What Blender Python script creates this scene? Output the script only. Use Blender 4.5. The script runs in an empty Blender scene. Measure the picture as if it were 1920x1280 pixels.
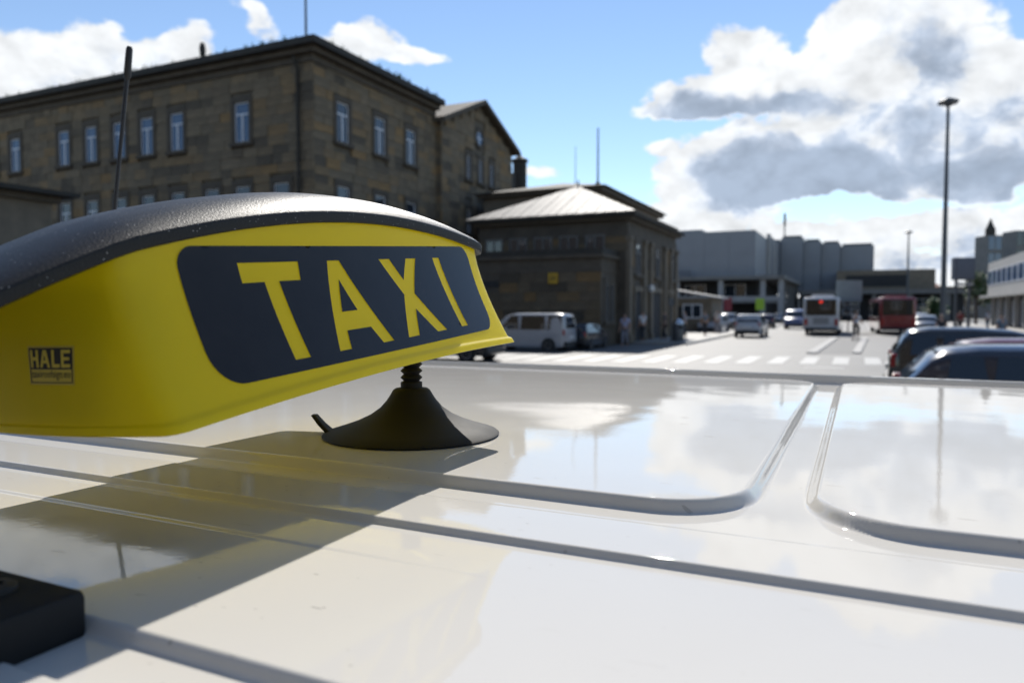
import bpy, bmesh, math, random
from mathutils import Vector, Matrix, Euler
from mathutils.geometry import delaunay_2d_cdt
random.seed(11)
R = math.radians
sc = bpy.context.scene
col = sc.collection

# ------------------------------------------------------------------ camera
F_PX, PITCH, PSI = 1374.0, math.atan(60/1374.0), R(25.3)      # focal length in pixels of a 1920 wide frame
ROOF_Z = 1.85                                                 # taxi roof panel above the street
CAM_Z = ROOF_Z + 0.102
cam = bpy.data.cameras.new('camera'); camo = bpy.data.objects.new('camera', cam); col.objects.link(camo)
cam.sensor_width = 36.0; cam.lens = F_PX/1920*36.0
cam.clip_start = 0.02; cam.clip_end = 3000
camo.location = (0, 0, CAM_Z); camo.rotation_euler = (R(90)-PITCH, 0, 0)
cam.dof.use_dof = True; cam.dof.focus_distance = 0.50; cam.dof.aperture_fstop = 9.0
sc.camera = camo
def dirpx(px, py):
    c, s = math.cos(PITCH), math.sin(PITCH)
    x, y, z = (px-960)/F_PX, 1.0, (640-py)/F_PX
    return Vector((x, y*c+z*s, -y*s+z*c)).normalized()

# ------------------------------------------------------------------ light
SUN_AZ, SUN_EL = R(8.0), R(42.0)
SUN = Vector((math.sin(SUN_AZ)*math.cos(SUN_EL), math.cos(SUN_AZ)*math.cos(SUN_EL), math.sin(SUN_EL)))
sl = bpy.data.lights.new('sun', 'SUN'); so = bpy.data.objects.new('sun', sl); col.objects.link(so)
sl.energy = 5.0; sl.angle = R(0.53); sl.color = (1.0, 0.95, 0.87)
so.rotation_euler = SUN.to_track_quat('Z', 'Y').to_euler()
sc.view_settings.view_transform = 'Standard'; sc.view_settings.look = 'None'
sc.view_settings.exposure = 0.20; sc.view_settings.gamma = 1.0
sc.cycles.use_denoising = True
sc.cycles.max_bounces = 10; sc.cycles.diffuse_bounces = 5; sc.cycles.transparent_max_bounces = 8
sc.cycles.sample_clamp_indirect = 6.0
sc.cycles.caustics_refractive = False; sc.cycles.caustics_reflective = False

world = bpy.data.worlds.new('World'); sc.world = world; world.use_nodes = True
def build_world():
    nt = world.node_tree; N = nt.nodes; Lk = nt.links; N.clear()
    def nd(t, **kw):
        n = N.new(t)
        for k, v in kw.items(): setattr(n, k, v)
        return n
    def math_(op, a, b=None, c=None, clamp=False):
        n = nd('ShaderNodeMath', operation=op, use_clamp=clamp)
        for i, v in enumerate((a, b, c)):
            if v is None: continue
            if isinstance(v, (int, float)): n.inputs[i].default_value = v
            else: Lk.new(v, n.inputs[i])
        return n.outputs[0]
    def sstep(v, lo, hi):
        n = nd('ShaderNodeMapRange', interpolation_type='SMOOTHSTEP')
        Lk.new(v, n.inputs[0]); n.inputs[1].default_value = lo; n.inputs[2].default_value = hi
        n.inputs[3].default_value = 0; n.inputs[4].default_value = 1
        return n.outputs[0]
    tc = nd('ShaderNodeTexCoord').outputs['Generated']
    sky = nd('ShaderNodeTexSky', sky_type='NISHITA', sun_disc=False)
    sky.sun_elevation = SUN_EL; sky.sun_rotation = SUN_AZ
    sky.altitude = 900; sky.air_density = 1.0; sky.dust_density = 0.0; sky.ozone_density = 1.5
    bg = nd('ShaderNodeBackground'); Lk.new(sky.outputs[0], bg.inputs[0]); bg.inputs[1].default_value = SKY_STR
    # a warped direction gives ragged cumulus edges
    def noise(vec, scale, detail, rough, dist=0.0, lac=2.0):
        n = nd('ShaderNodeTexNoise'); Lk.new(vec, n.inputs['Vector'])
        n.inputs['Scale'].default_value = scale; n.inputs['Detail'].default_value = detail
        n.inputs['Roughness'].default_value = rough; n.inputs['Distortion'].default_value = dist
        n.inputs['Lacunarity'].default_value = lac
        return n
    stretch = nd('ShaderNodeMapping'); Lk.new(tc, stretch.inputs[0]); stretch.inputs['Scale'].default_value = (1, 1, 1.5)
    warpn = noise(stretch.outputs[0], 9.0, 4, 0.55)
    sub = nd('ShaderNodeVectorMath', operation='SUBTRACT'); Lk.new(warpn.outputs['Color'], sub.inputs[0]); sub.inputs[1].default_value = (.5, .5, .5)
    scl = nd('ShaderNodeVectorMath', operation='SCALE'); Lk.new(sub.outputs[0], scl.inputs[0]); scl.inputs['Scale'].default_value = 0.075
    wd = nd('ShaderNodeVectorMath', operation='ADD'); Lk.new(tc, wd.inputs[0]); Lk.new(scl.outputs[0], wd.inputs[1])
    def blobs(lst, src):
        tot = None
        for (px, py, rx, ry, amp) in lst:
            d = dirpx(px, py)
            r = Vector((d.y, -d.x, 0)).normalized(); up = r.cross(d)
            m = Matrix((r, d, up)).transposed()
            mp = nd('ShaderNodeMapping', vector_type='TEXTURE'); Lk.new(src, mp.inputs[0])
            mp.inputs['Location'].default_value = d; mp.inputs['Rotation'].default_value = m.to_euler()
            mp.inputs['Scale'].default_value = (rx/F_PX, 1.0, ry/F_PX)
            g = nd('ShaderNodeTexGradient', gradient_type='SPHERICAL'); Lk.new(mp.outputs[0], g.inputs[0])
            v = math_('MULTIPLY', g.outputs['Fac'], amp)
            tot = v if tot is None else math_('ADD', tot, v)
        return tot
    white = [(1330, 190, 130, 42, 1.2), (1250, 212, 70, 22, 1), (1400, 165, 110, 60, 1.2), (1375, 100, 52, 55, 1.1), (1437, 105, 62, 62, 1.1), (1470, 160, 110, 65, 1.1),
             (1590, 90, 75, 85, 1.2), (1670, 70, 120, 95, 1.3), (1760, 110, 120, 110, 1.3), (1700, 190, 190, 110, 1.2), (1840, 170, 110, 90, 1.1), (1900, 130, 60, 60, 1.0),
             (1590, 215, 110, 70, 1.1), (1900, 250, 120, 110, 1.2), (1780, 270, 160, 90, 1.1),
             (1440, 295, 150, 70, 1.3), (1370, 280, 60, 55, 1), (1540, 290, 130, 60, 1.2), (1450, 335, 160, 32, 1.2), (1560, 340, 130, 28, 1.1), (1650, 300, 110, 60, 1.1), (1610, 330, 110, 42, 1.2), (1500, 342, 210, 30, 1.3), (1700, 340, 90, 26, .8),
             (1880, 320, 190, 60, 1.3), (1800, 350, 110, 25, 1), (1300, 310, 75, 55, .9), (1240, 290, 40, 18, .6), (1290, 370, 90, 55, .8), (1330, 402, 150, 45, .9), (1260, 412, 100, 35, .9),
             (1480, 428, 230, 22, .8), (1750, 425, 260, 28, .9), (1880, 430, 160, 35, 1), (1700, 500, 620, 75, 0.9), (1905, 80, 50, 14, .6),
             (90, 140, 210, 55, 1.0), (300, 112, 125, 48, 1.0), (368, 86, 52, 38, .9), (20, 165, 190, 50, 1.0), (200, 95, 70, 38, .7), (213, 52, 24, 20, .45), (40, 110, 60, 32, .5), (110, 95, 50, 25, .4),
             (640, 84, 75, 36, .9), (690, 75, 70, 44, 1.0), (745, 100, 85, 28, .95), (812, 105, 42, 16, .6), (478, 50, 32, 34, .5), (450, 14, 36, 18, .4), (1020, 335, 45, 20, .6)]
    S = blobs(white, wd.outputs[0])
    # the rest of the sky: scattered cumulus of the same kind, thinning out where the placed ones are
    gen = noise(stretch.outputs[0], 2.2, 3, 0.5)
    genb = sstep(gen.outputs['Fac'], 0.62, 0.80)
    view = nd('ShaderNodeVectorMath', operation='DOT_PRODUCT'); Lk.new(tc, view.inputs[0]); view.inputs[1].default_value = dirpx(960, 400)
    out = sstep(view.outputs['Value'], 0.86, 0.70)
    S = math_('ADD', S, math_('MULTIPLY', math_('MULTIPLY', genb, out), 0.9))
    fb = noise(stretch.outputs[0], 11.0, 4, 0.58, 0.25)
    fine = noise(stretch.outputs[0], 34.0, 6, 0.62, 0.3)
    vor = nd('ShaderNodeTexVoronoi'); Lk.new(wd.outputs[0], vor.inputs['Vector']); vor.inputs['Scale'].default_value = 24; vor.inputs['Detail'].default_value = 2.0; vor.inputs['Roughness'].default_value = 0.55; vor.normalize = True
    puff = math_('SUBTRACT', 0.42, vor.outputs['Distance'])
    f = math_('ADD', math_('MULTIPLY', math_('SUBTRACT', fb.outputs['Fac'], 0.5), 1.5), math_('MULTIPLY', math_('SUBTRACT', fine.outputs['Fac'], 0.5), 1.5))
    f = math_('ADD', f, math_('MULTIPLY', puff, 1.0))
    # noise only shapes a cloud where there is one
    dens = math_('ADD', S, math_('MULTIPLY', f, sstep(S, 0.0, 0.25)))
    alpha = sstep(dens, 0.10, 0.58)
    lift = nd('ShaderNodeVectorMath', operation='ADD'); Lk.new(stretch.outputs[0], lift.inputs[0]); lift.inputs[1].default_value = (0, 0.004, 0.030)
    fb2 = noise(lift.outputs[0], 11.0, 3, 0.58, 0.25)
    # thick cloud goes grey-blue underneath and in its heart; thin rims stay bright against the sun
    grey = [(1400, 206, 200, 32, 1.2), (1290, 207, 80, 28, .9), (1480, 185, 80, 35, .7), (1450, 330, 155, 62, 1.5), (1420, 290, 70, 70, .8), (1540, 340, 135, 45, 1.2), (1610, 310, 95, 60, 1),
            (1700, 85, 110, 60, .75), (1740, 110, 60, 50, .6), (1860, 322, 190, 65, 1.6), (1780, 220, 110, 40, .8), (1620, 215, 50, 35, .6), (1700, 240, 60, 50, .4), (1905, 170, 60, 40, .6),
            (1330, 388, 60, 20, .5), (1740, 505, 640, 62, 0.75), (280, 130, 120, 40, .4), (60, 175, 140, 35, .35), (690, 110, 110, 35, .35)]
    G = blobs([(x, y, rx*1.18, ry*1.22, a) for x, y, rx, ry, a in grey], wd.outputs[0])
    G = math_('ADD', G, math_('MULTIPLY', math_('MULTIPLY', genb, out), 0.95))
    mid = noise(wd.outputs[0], 17.0, 6, 0.62, 0.4)
    gn = math_('ADD', math_('MULTIPLY', math_('SUBTRACT', mid.outputs['Fac'], 0.5), 2.6), math_('MULTIPLY', puff, -0.9))
    # overall mottling of the white parts: hollows between the billows
    mott = math_('MULTIPLY', sstep(math_('ADD', math_('SUBTRACT', mid.outputs['Fac'], 0.5), math_('MULTIPLY', puff, -0.35)), 0.02, 0.28), sstep(dens, 0.35, 1.0))
    g2 = math_('ADD', G, math_('MULTIPLY', gn, sstep(G, 0, .5)))
    g2 = math_('ADD', math_('MULTIPLY', g2, sstep(dens, 0.25, 0.75)), math_('MULTIPLY', mott, 0.34))
    gm = sstep(g2, 0.05, 1.35)
    ramp = nd('ShaderNodeValToRGB'); Lk.new(gm, ramp.inputs[0])
    e = ramp.color_ramp.elements
    e[0].position = 0; e[0].color = (0.85, 0.875, 0.90, 1)
    e[1].position = 1; e[1].color = (0.38, 0.46, 0.585, 1)
    e2 = e.new(0.5); e2.color = (0.52, 0.60, 0.73, 1); e3 = e.new(0.2); e3.color = (0.74, 0.79, 0.86, 1)
    tex = math_('ADD', math_('ADD', math_('ADD', 0.96, math_('MULTIPLY', puff, 0.22)), math_('MULTIPLY', math_('SUBTRACT', fine.outputs['Fac'], 0.5), 0.30)), math_('MULTIPLY', math_('SUBTRACT', fb.outputs['Fac'], fb2.outputs['Fac']), 0.9))
    tex = math_('MINIMUM', math_('MAXIMUM', tex, 0.6), 1.08)
    cm = nd('ShaderNodeVectorMath', operation='SCALE'); Lk.new(ramp.outputs[0], cm.inputs[0]); Lk.new(tex, cm.inputs['Scale'])
    bgc = nd('ShaderNodeBackground'); Lk.new(cm.outputs[0], bgc.inputs[0]); bgc.inputs[1].default_value = CLOUD_STR
    mix = nd('ShaderNodeMixShader'); Lk.new(alpha, mix.inputs[0]); Lk.new(bg.outputs[0], mix.inputs[1]); Lk.new(bgc.outputs[0], mix.inputs[2])
    o = nd('ShaderNodeOutputWorld'); Lk.new(mix.outputs[0], o.inputs[0])
SKY_STR, CLOUD_STR = 0.132, 0.97
build_world()
world.cycles.sampling_method = 'MANUAL'; world.cycles.sample_map_resolution = 1024

# ------------------------------------------------------------------ helpers
def tag(o, label=None, cat=None, group=None, kind=None):
    for k, v in (('label', label), ('category', cat), ('group', group), ('kind', kind)):
        if v: o[k] = v
    return o
U = Vector((math.sin(PSI), math.cos(PSI), 0)); WV = Vector((math.cos(PSI), -math.sin(PSI), 0))   # away / to the right
def ab(a, b, z=0): return U*a - WV*b + Vector((0, 0, z))
def ground(px, py, z=0.0):
    d = dirpx(px, py); t = (z-CAM_Z)/d.z
    return Vector((0, 0, CAM_Z)) + d*t
def at(px, py, Y):
    d = dirpx(px, py); return Vector((0, 0, CAM_Z)) + d*(Y/d.y)
def empty(name, loc=(0, 0, 0), rz=0.0):
    o = bpy.data.objects.new(name, None); col.objects.link(o); o.location = loc; o.rotation_euler = (0, 0, rz)
    o.empty_display_size = 0.1
    return o
def mat(name, color, rough=0.5, metal=0.0, var=0.0, scale=5.0, bump=0.0, bscale=40.0, coat=0.0, spec=0.5, obj_rand=False, ramp=None, detail=6, stretch=(1, 1, 1)):
    m = bpy.data.materials.new(name); m.use_nodes = True
    nt = m.node_tree; N = nt.nodes; Lk = nt.links; b = N['Principled BSDF']
    b.inputs['Roughness'].default_value = rough; b.inputs['Metallic'].default_value = metal
    b.inputs['Coat Weight'].default_value = coat; b.inputs['Coat Roughness'].default_value = 0.03
    b.inputs['Specular IOR Level'].default_value = spec
    b.inputs['Base Color'].default_value = (*color, 1)
    tc = N.new('ShaderNodeTexCoord'); mp = N.new('ShaderNodeMapping'); Lk.new(tc.outputs['Object'], mp.inputs[0]); mp.inputs['Scale'].default_value = stretch
    if var:
        n = N.new('ShaderNodeTexNoise'); n.inputs['Scale'].default_value = scale; n.inputs['Detail'].default_value = detail; n.inputs['Roughness'].default_value = 0.6
        Lk.new(mp.outputs[0], n.inputs['Vector'])
        r = N.new('ShaderNodeMapRange'); Lk.new(n.outputs['Fac'], r.inputs[0]); r.inputs[1].default_value = 0.3; r.inputs[2].default_value = 0.7
        r.inputs[3].default_value = 1-var; r.inputs[4].default_value = 1+var
        s = N.new('ShaderNodeVectorMath'); s.operation = 'SCALE'; s.inputs[0].default_value = color; Lk.new(r.outputs[0], s.inputs['Scale'])
        src = s.outputs[0]
        if ramp:
            oi = N.new('ShaderNodeObjectInfo'); ge = N.new('ShaderNodeNewGeometry')
            a = N.new('ShaderNodeMath'); a.operation = 'ADD'; Lk.new(oi.outputs['Random'], a.inputs[0]); Lk.new(ge.outputs['Random Per Island'], a.inputs[1])
            fr = N.new('ShaderNodeMath'); fr.operation = 'FRACT'; Lk.new(a.outputs[0], fr.inputs[0])
            cr = N.new('ShaderNodeValToRGB'); Lk.new(fr.outputs[0], cr.inputs[0]); cr.color_ramp.interpolation = 'LINEAR'
            el = cr.color_ramp.elements
            for i, c in enumerate(ramp):
                p = i/(len(ramp)-1)
                if i == 0: el[0].position = 0; el[0].color = (*c, 1)
                elif i == len(ramp)-1: el[len(el)-1].position = 1; el[len(el)-1].color = (*c, 1)
                else: e = el.new(p); e.color = (*c, 1)
            s2 = N.new('ShaderNodeVectorMath'); s2.operation = 'SCALE'; Lk.new(cr.outputs[0], s2.inputs[0]); Lk.new(r.outputs[0], s2.inputs['Scale'])
            src = s2.outputs[0]
        Lk.new(src, b.inputs['Base Color'])
        r2 = N.new('ShaderNodeMapRange'); Lk.new(n.outputs['Fac'], r2.inputs[0]); r2.inputs[3].default_value = max(0.02, rough-0.08); r2.inputs[4].default_value = min(1, rough+0.08)
        Lk.new(r2.outputs[0], b.inputs['Roughness'])
    if bump:
        n2 = N.new('ShaderNodeTexNoise'); n2.inputs['Scale'].default_value = bscale; n2.inputs['Detail'].default_value = 5; Lk.new(mp.outputs[0], n2.inputs['Vector'])
        bp = N.new('ShaderNodeBump'); bp.inputs['Strength'].default_value = bump; bp.inputs['Distance'].default_value = 0.02
        Lk.new(n2.outputs['Fac'], bp.inputs['Height']); Lk.new(bp.outputs[0], b.inputs['Normal'])
    return m
class MB:
    def __init__(s): s.v = []; s.f = []
    def add(s, vs, fs):
        o = len(s.v); s.v += [tuple(x) for x in vs]; s.f += [tuple(i+o for i in f) for f in fs]; return s
    def box(s, x0, x1, y0, y1, z0, z1):
        return s.add([(x0,y0,z0),(x1,y0,z0),(x1,y1,z0),(x0,y1,z0),(x0,y0,z1),(x1,y0,z1),(x1,y1,z1),(x0,y1,z1)],
                     [(0,3,2,1),(4,5,6,7),(0,1,5,4),(1,2,6,5),(2,3,7,6),(3,0,4,7)])
    def prism(s, poly, axis, c0, c1):
        # poly: 2D outline; axis: the extrusion axis (0,1,2)
        n = len(poly); vs = []
        for c in (c0, c1):
            for (p, q) in poly:
                vs.append({0: (c, p, q), 1: (p, c, q), 2: (p, q, c)}[axis])
        return s.add(vs, [tuple(range(n))[::-1], tuple(range(n, 2*n))] + [(i, (i+1) % n, n+(i+1) % n, n+i) for i in range(n)])
    def lathe(s, prof, seg=24, c=(0, 0, 0), axis=2, caps=True):
        vs = []; fs = []; n = len(prof)
        for (r, h) in prof:
            for k in range(seg):
                a = 2*math.pi*k/seg; x, y = r*math.cos(a), r*math.sin(a)
                p = {2: (x, y, h), 1: (x, h, y), 0: (h, x, y)}[axis]
                vs.append((p[0]+c[0], p[1]+c[1], p[2]+c[2]))
        for i in range(n-1):
            for k in range(seg):
                k2 = (k+1) % seg; fs.append((i*seg+k, i*seg+k2, (i+1)*seg+k2, (i+1)*seg+k))
        if caps: fs.append(tuple(range(seg))[::-1]); fs.append(tuple((n-1)*seg+k for k in range(seg)))
        return s.add(vs, fs)
    def tube(s, pts, rad, seg=10):
        pts = [Vector(p) for p in pts]; vs = []; fs = []
        if not isinstance(rad, (list, tuple)): rad = [rad]*len(pts)
        up = Vector((0.13, 0.27, 0.95))
        for i, p in enumerate(pts):
            d = (pts[min(i+1, len(pts)-1)]-pts[max(i-1, 0)]).normalized()
            x = d.cross(up if abs(d.dot(up)) < 0.95 else Vector((1, 0, 0))).normalized(); y = d.cross(x)
            for k in range(seg):
                a = 2*math.pi*k/seg; vs.append(p + (x*math.cos(a)+y*math.sin(a))*rad[i])
        n = len(pts)
        for i in range(n-1):
            for k in range(seg):
                k2 = (k+1) % seg; fs.append((i*seg+k, i*seg+k2, (i+1)*seg+k2, (i+1)*seg+k))
        fs.append(tuple(range(seg))[::-1]); fs.append(tuple((n-1)*seg+k for k in range(seg)))
        return s.add(vs, fs)
    def mesh(s, name, m, bevel=0.0, smooth=False, bseg=2, angle=40):
        me = bpy.data.meshes.new(name); me.from_pydata(s.v, [], s.f)
        bm = bmesh.new(); bm.from_mesh(me)
        bmesh.ops.recalc_face_normals(bm, faces=bm.faces)
        if bevel:
            es = [e for e in bm.edges if len(e.link_faces) == 2 and e.calc_face_angle(0) > R(25)]
            bmesh.ops.bevel(bm, geom=es, offset=bevel, segments=bseg, profile=0.5, affect='EDGES', clamp_overlap=True)
        if smooth:
            for f in bm.faces: f.smooth = True
            for e in bm.edges:
                if len(e.link_faces) == 2 and e.calc_face_angle(0) > R(angle): e.smooth = False
        bm.to_mesh(me); bm.free()
        if m: me.materials.append(m)
        return me
    def build(s, name, m, parent=None, bevel=0.0, smooth=False, bseg=2, loc=None, rz=0.0, angle=40):
        me = s.mesh(name, m, bevel, smooth, bseg, angle)
        return inst(name, me, parent, loc, rz)
def inst(name, me, parent=None, loc=None, rz=0.0, scale=None):
    o = bpy.data.objects.new(name, me); col.objects.link(o)
    if parent: o.parent = parent
    if loc is not None: o.location = loc
    if rz: o.rotation_euler = (0, 0, rz)
    if scale is not None: o.scale = scale
    return o
def copy_tree(o, parent=None):
    c = o.copy(); col.objects.link(c); c.parent = parent
    for ch in o.children: copy_tree(ch, c)
    return c
def box(name, m, parent, *b, bevel=0.0): return MB().box(*b).build(name, m, parent, bevel=bevel)

# ------------------------------------------------------------------ materials
M = {}
M['asphalt'] = mat('asphalt', (0.125, 0.123, 0.119), 0.62, var=0.22, scale=0.35, bump=0.25, bscale=60, detail=10)
M['asphalt_dark'] = mat('asphalt_dark', (0.10, 0.10, 0.10), 0.7, var=0.2, scale=0.8, bump=0.2, bscale=60)
M['paving'] = mat('paving', (0.30, 0.29, 0.27), 0.65, var=0.15, scale=0.8, bump=0.15, bscale=20)
M['kerb'] = mat('kerb', (0.36, 0.35, 0.33), 0.7, var=0.15, scale=2)
M['road_paint'] = mat('road_paint', (0.36, 0.355, 0.34), 0.55, var=0.22, scale=3)
STONES = [tuple(k*g for k, g in zip(c_, (1.22, 1.18, 1.10))) for c_ in [(0.115, 0.090, 0.062), (0.19, 0.150, 0.102), (0.15, 0.119, 0.080), (0.20, 0.143, 0.080), (0.165, 0.132, 0.09), (0.085, 0.070, 0.052), (0.185, 0.148, 0.10), (0.235, 0.15, 0.068), (0.15, 0.121, 0.084), (0.175, 0.14, 0.095)]]
M['stone'] = mat('stone', (0.16, 0.12, 0.08), 0.85, var=0.25, scale=1.6, bump=0.5, bscale=9, ramp=STONES)
M['mortar'] = mat('mortar', (0.15, 0.125, 0.09), 0.9, var=0.2, scale=2)
M['stone_trim'] = mat('stone_trim', (0.105, 0.085, 0.062), 0.85, var=0.25, scale=1.5, bump=0.3, bscale=8)
M['stone_pale'] = mat('stone_pale', (0.20, 0.165, 0.12), 0.85, var=0.22, scale=1.2, bump=0.3, bscale=8)
M['eave'] = mat('eave', (0.045, 0.04, 0.032), 0.8, var=0.3, scale=2)
M['roof_metal'] = mat('roof_metal', (0.20, 0.185, 0.17), 0.62, var=0.18, scale=1.2, stretch=(1, 1, 1))
M['roof_dark'] = mat('roof_dark', (0.06, 0.055, 0.05), 0.7, var=0.2, scale=2)
M['win_frame'] = mat('window_frame_paint', (0.78, 0.79, 0.82), 0.5, var=0.06, scale=3)
def glass(name, c, rough=0.04):
    m = mat(name, c, rough, spec=0.9); return m
M['glass'] = glass('window_glass', (0.02, 0.03, 0.045))
M['glass_blue'] = glass('window_glass_blue', (0.05, 0.10, 0.19))
M['car_glass'] = glass('car_glass', (0.008, 0.010, 0.012), 0.03)
M['tyre'] = mat('tyre', (0.018, 0.018, 0.018), 0.85, var=0.2, scale=20)
M['rim'] = mat('rim', (0.35, 0.35, 0.36), 0.35, metal=0.8)
M['black_trim'] = mat('black_trim', (0.02, 0.02, 0.021), 0.55, var=0.15, scale=8)
M['tail_red'] = mat('tail_light_red', (0.35, 0.012, 0.01), 0.2, coat=0.6)
M['lamp_clear'] = mat('lamp_clear', (0.65, 0.66, 0.68), 0.12, coat=0.6)
M['plate'] = mat('plate_white', (0.7, 0.7, 0.68), 0.4)
M['panel_grey'] = mat('panel_grey', (0.255, 0.26, 0.272), 0.55, var=0.06, scale=0.4)
M['panel_grey_dark'] = mat('panel_grey_dark', (0.15, 0.16, 0.18), 0.55, var=0.08, scale=0.4)
M['concrete'] = mat('concrete', (0.20, 0.19, 0.175), 0.8, var=0.16, scale=0.7)
M['concrete_light'] = mat('concrete_light', (0.36, 0.35, 0.335), 0.75, var=0.1, scale=0.7)
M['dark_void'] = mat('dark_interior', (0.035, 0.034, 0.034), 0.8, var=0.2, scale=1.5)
M['steel'] = mat('steel_grey', (0.11, 0.115, 0.12), 0.5, metal=0.3, var=0.1, scale=3)
M['rust'] = mat('red_roof', (0.30, 0.17, 0.12), 0.7, var=0.15, scale=1)
M['bark'] = mat('bark', (0.07, 0.05, 0.035), 0.9, var=0.3, scale=6)
def leaf_mat(name, c):
    m = mat(name, c, 0.6, var=0.35, scale=1.5)
    return m
M['leaf'] = leaf_mat('leaf', (0.055, 0.10, 0.025))
def paint(name, c, rough=0.3): return mat(name, c, rough, var=0.04, scale=3, coat=1.0)

# white taxi paint: clear-coated, with dust, specks and faint scratches
def taxi_paint():
    m = bpy.data.materials.new('taxi_white_paint'); m.use_nodes = True
    nt = m.node_tree; N = nt.nodes; Lk = nt.links; b = N['Principled BSDF']
    b.inputs['Roughness'].default_value = 0.6; b.inputs['Coat Weight'].default_value = 1.0; b.inputs['Coat Roughness'].default_value = 0.018
    b.inputs['Coat IOR'].default_value = 1.38; b.inputs['Specular IOR Level'].default_value = 0.0
    tc = N.new('ShaderNodeTexCoord').outputs['Object']
    def noise(scale, detail, st=(1, 1, 1), rot=0.0, rough=0.6):
        mp = N.new('ShaderNodeMapping'); Lk.new(tc, mp.inputs[0]); mp.inputs['Scale'].default_value = st; mp.inputs['Rotation'].default_value = (0, 0, rot)
        n = N.new('ShaderNodeTexNoise'); n.inputs['Scale'].default_value = scale; n.inputs['Detail'].default_value = detail; n.inputs['Roughness'].default_value = rough
        Lk.new(mp.outputs[0], n.inputs['Vector']); return n.outputs['Fac']
    def rng(v, a, b_, c, d, sm=True):
        r = N.new('ShaderNodeMapRange'); r.interpolation_type = 'SMOOTHSTEP' if sm else 'LINEAR'
        Lk.new(v, r.inputs[0])
        for i, x in enumerate((a, b_, c, d)): r.inputs[i+1].default_value = x
        return r.outputs[0]
    def mth(op, a, b_):
        n = N.new('ShaderNodeMath'); n.operation = op
        for i, v in enumerate((a, b_)):
            if isinstance(v, (int, float)): n.inputs[i].default_value = v
            else: Lk.new(v, n.inputs[i])
        return n.outputs[0]
    dust = rng(noise(9, 8), 0.42, 0.75, 0.0, 0.10)
    # specks: rare cells of a fine voronoi, elongated fibres from stretched noise
    vo = N.new('ShaderNodeTexVoronoi'); vo.inputs['Scale'].default_value = 190; mpv = N.new('ShaderNodeMapping'); Lk.new(tc, mpv.inputs[0]); mpv.inputs['Scale'].default_value = (0.7, 1, 0.0)
    Lk.new(mpv.outputs[0], vo.inputs['Vector'])
    cellr = N.new('ShaderNodeSeparateColor'); Lk.new(vo.outputs['Color'], cellr.inputs[0])
    spot = mth('MULTIPLY', rng(vo.outputs['Distance'], 0.10, 0.17, 1, 0), rng(cellr.outputs[0], 0.86, 0.89, 0, 1))
    patch = rng(noise(4.5, 3), 0.46, 0.66, 0.10, 1.0)
    fib = mth('MULTIPLY', rng(noise(150, 2, (0.2, 1.4, 0), 0.35, .5), 0.715, 0.745, 0, 1), patch)
    fib2 = mth('MULTIPLY', rng(noise(170, 2, (0.25, 1.2, 0), -0.9, .5), 0.715, 0.74, 0, 1), patch)
    dirt = mth('MAXIMUM', mth('MULTIPLY', spot, patch), mth('MAXIMUM', fib, fib2))
    mix1 = N.new('ShaderNodeMix'); mix1.data_type = 'RGBA'; Lk.new(dust, mix1.inputs[0]); mix1.inputs[6].default_value = (0.605, 0.58, 0.532, 1); mix1.inputs[7].default_value = (0.50, 0.46, 0.39, 1)
    mix2 = N.new('ShaderNodeMix'); mix2.data_type = 'RGBA'; Lk.new(mth('MULTIPLY', dirt, 0.5), mix2.inputs[0]); Lk.new(mix1.outputs[2], mix2.inputs[6]); mix2.inputs[7].default_value = (0.07, 0.055, 0.04, 1)
    Lk.new(mix2.outputs[2], b.inputs['Base Color'])
    cw = mth('SUBTRACT', 1.0, mth('MULTIPLY', dirt, 0.9)); Lk.new(cw, b.inputs['Coat Weight'])
    # sheet metal is never quite flat
    bp = N.new('ShaderNodeBump'); bp.inputs['Strength'].default_value = 0.35; bp.inputs['Distance'].default_value = 0.002
    Lk.new(noise(5.0, 2), bp.inputs['Height'])
    bp2 = N.new('ShaderNodeBump'); bp2.inputs['Strength'].default_value = 0.03; bp2.inputs['Distance'].default_value = 0.0006
    Lk.new(noise(260, 2), bp2.inputs['Height']); Lk.new(bp.outputs[0], bp2.inputs['Normal'])
    Lk.new(rng(noise(14, 7), 0.35, 0.75, 0.010, 0.060), b.inputs['Coat Roughness'])
    Lk.new(bp2.outputs[0], b.inputs['Coat Normal']); Lk.new(bp.outputs[0], b.inputs['Normal'])
    return m
M['taxi'] = taxi_paint()

# ------------------------------------------------------------------ ground, roads
gm = MB().add([(-900, -400, 0), (900, -400, 0), (900, 1500, 0), (-900, 1500, 0)], [(0, 1, 2, 3)])
tag(gm.build('ground', M['asphalt']), kind='structure')
RZ = -PSI
def slab(name, m, a0, a1, b0, b1, z0, z1, bevel=0.0, **kw):
    o = MB().box(-b1, -b0, a0, a1, z0, z1).build(name, m, bevel=bevel, rz=RZ); return tag(o, **kw)
slab('pavement', M['paving'], 40.5, 110, 8.6, 30, -0.05, 0.12, kind='structure')
slab('kerb', M['kerb'], 40.3, 110, 8.45, 8.59, -0.05, 0.13, kind='structure', bevel=0.02)
slab('pavement', M['paving'], 44, 120, -19, -8.6, -0.05, 0.12, kind='structure')
slab('kerb', M['kerb'], 43.8, 120, -8.59, -8.45, -0.05, 0.13, kind='structure', bevel=0.02)
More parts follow.
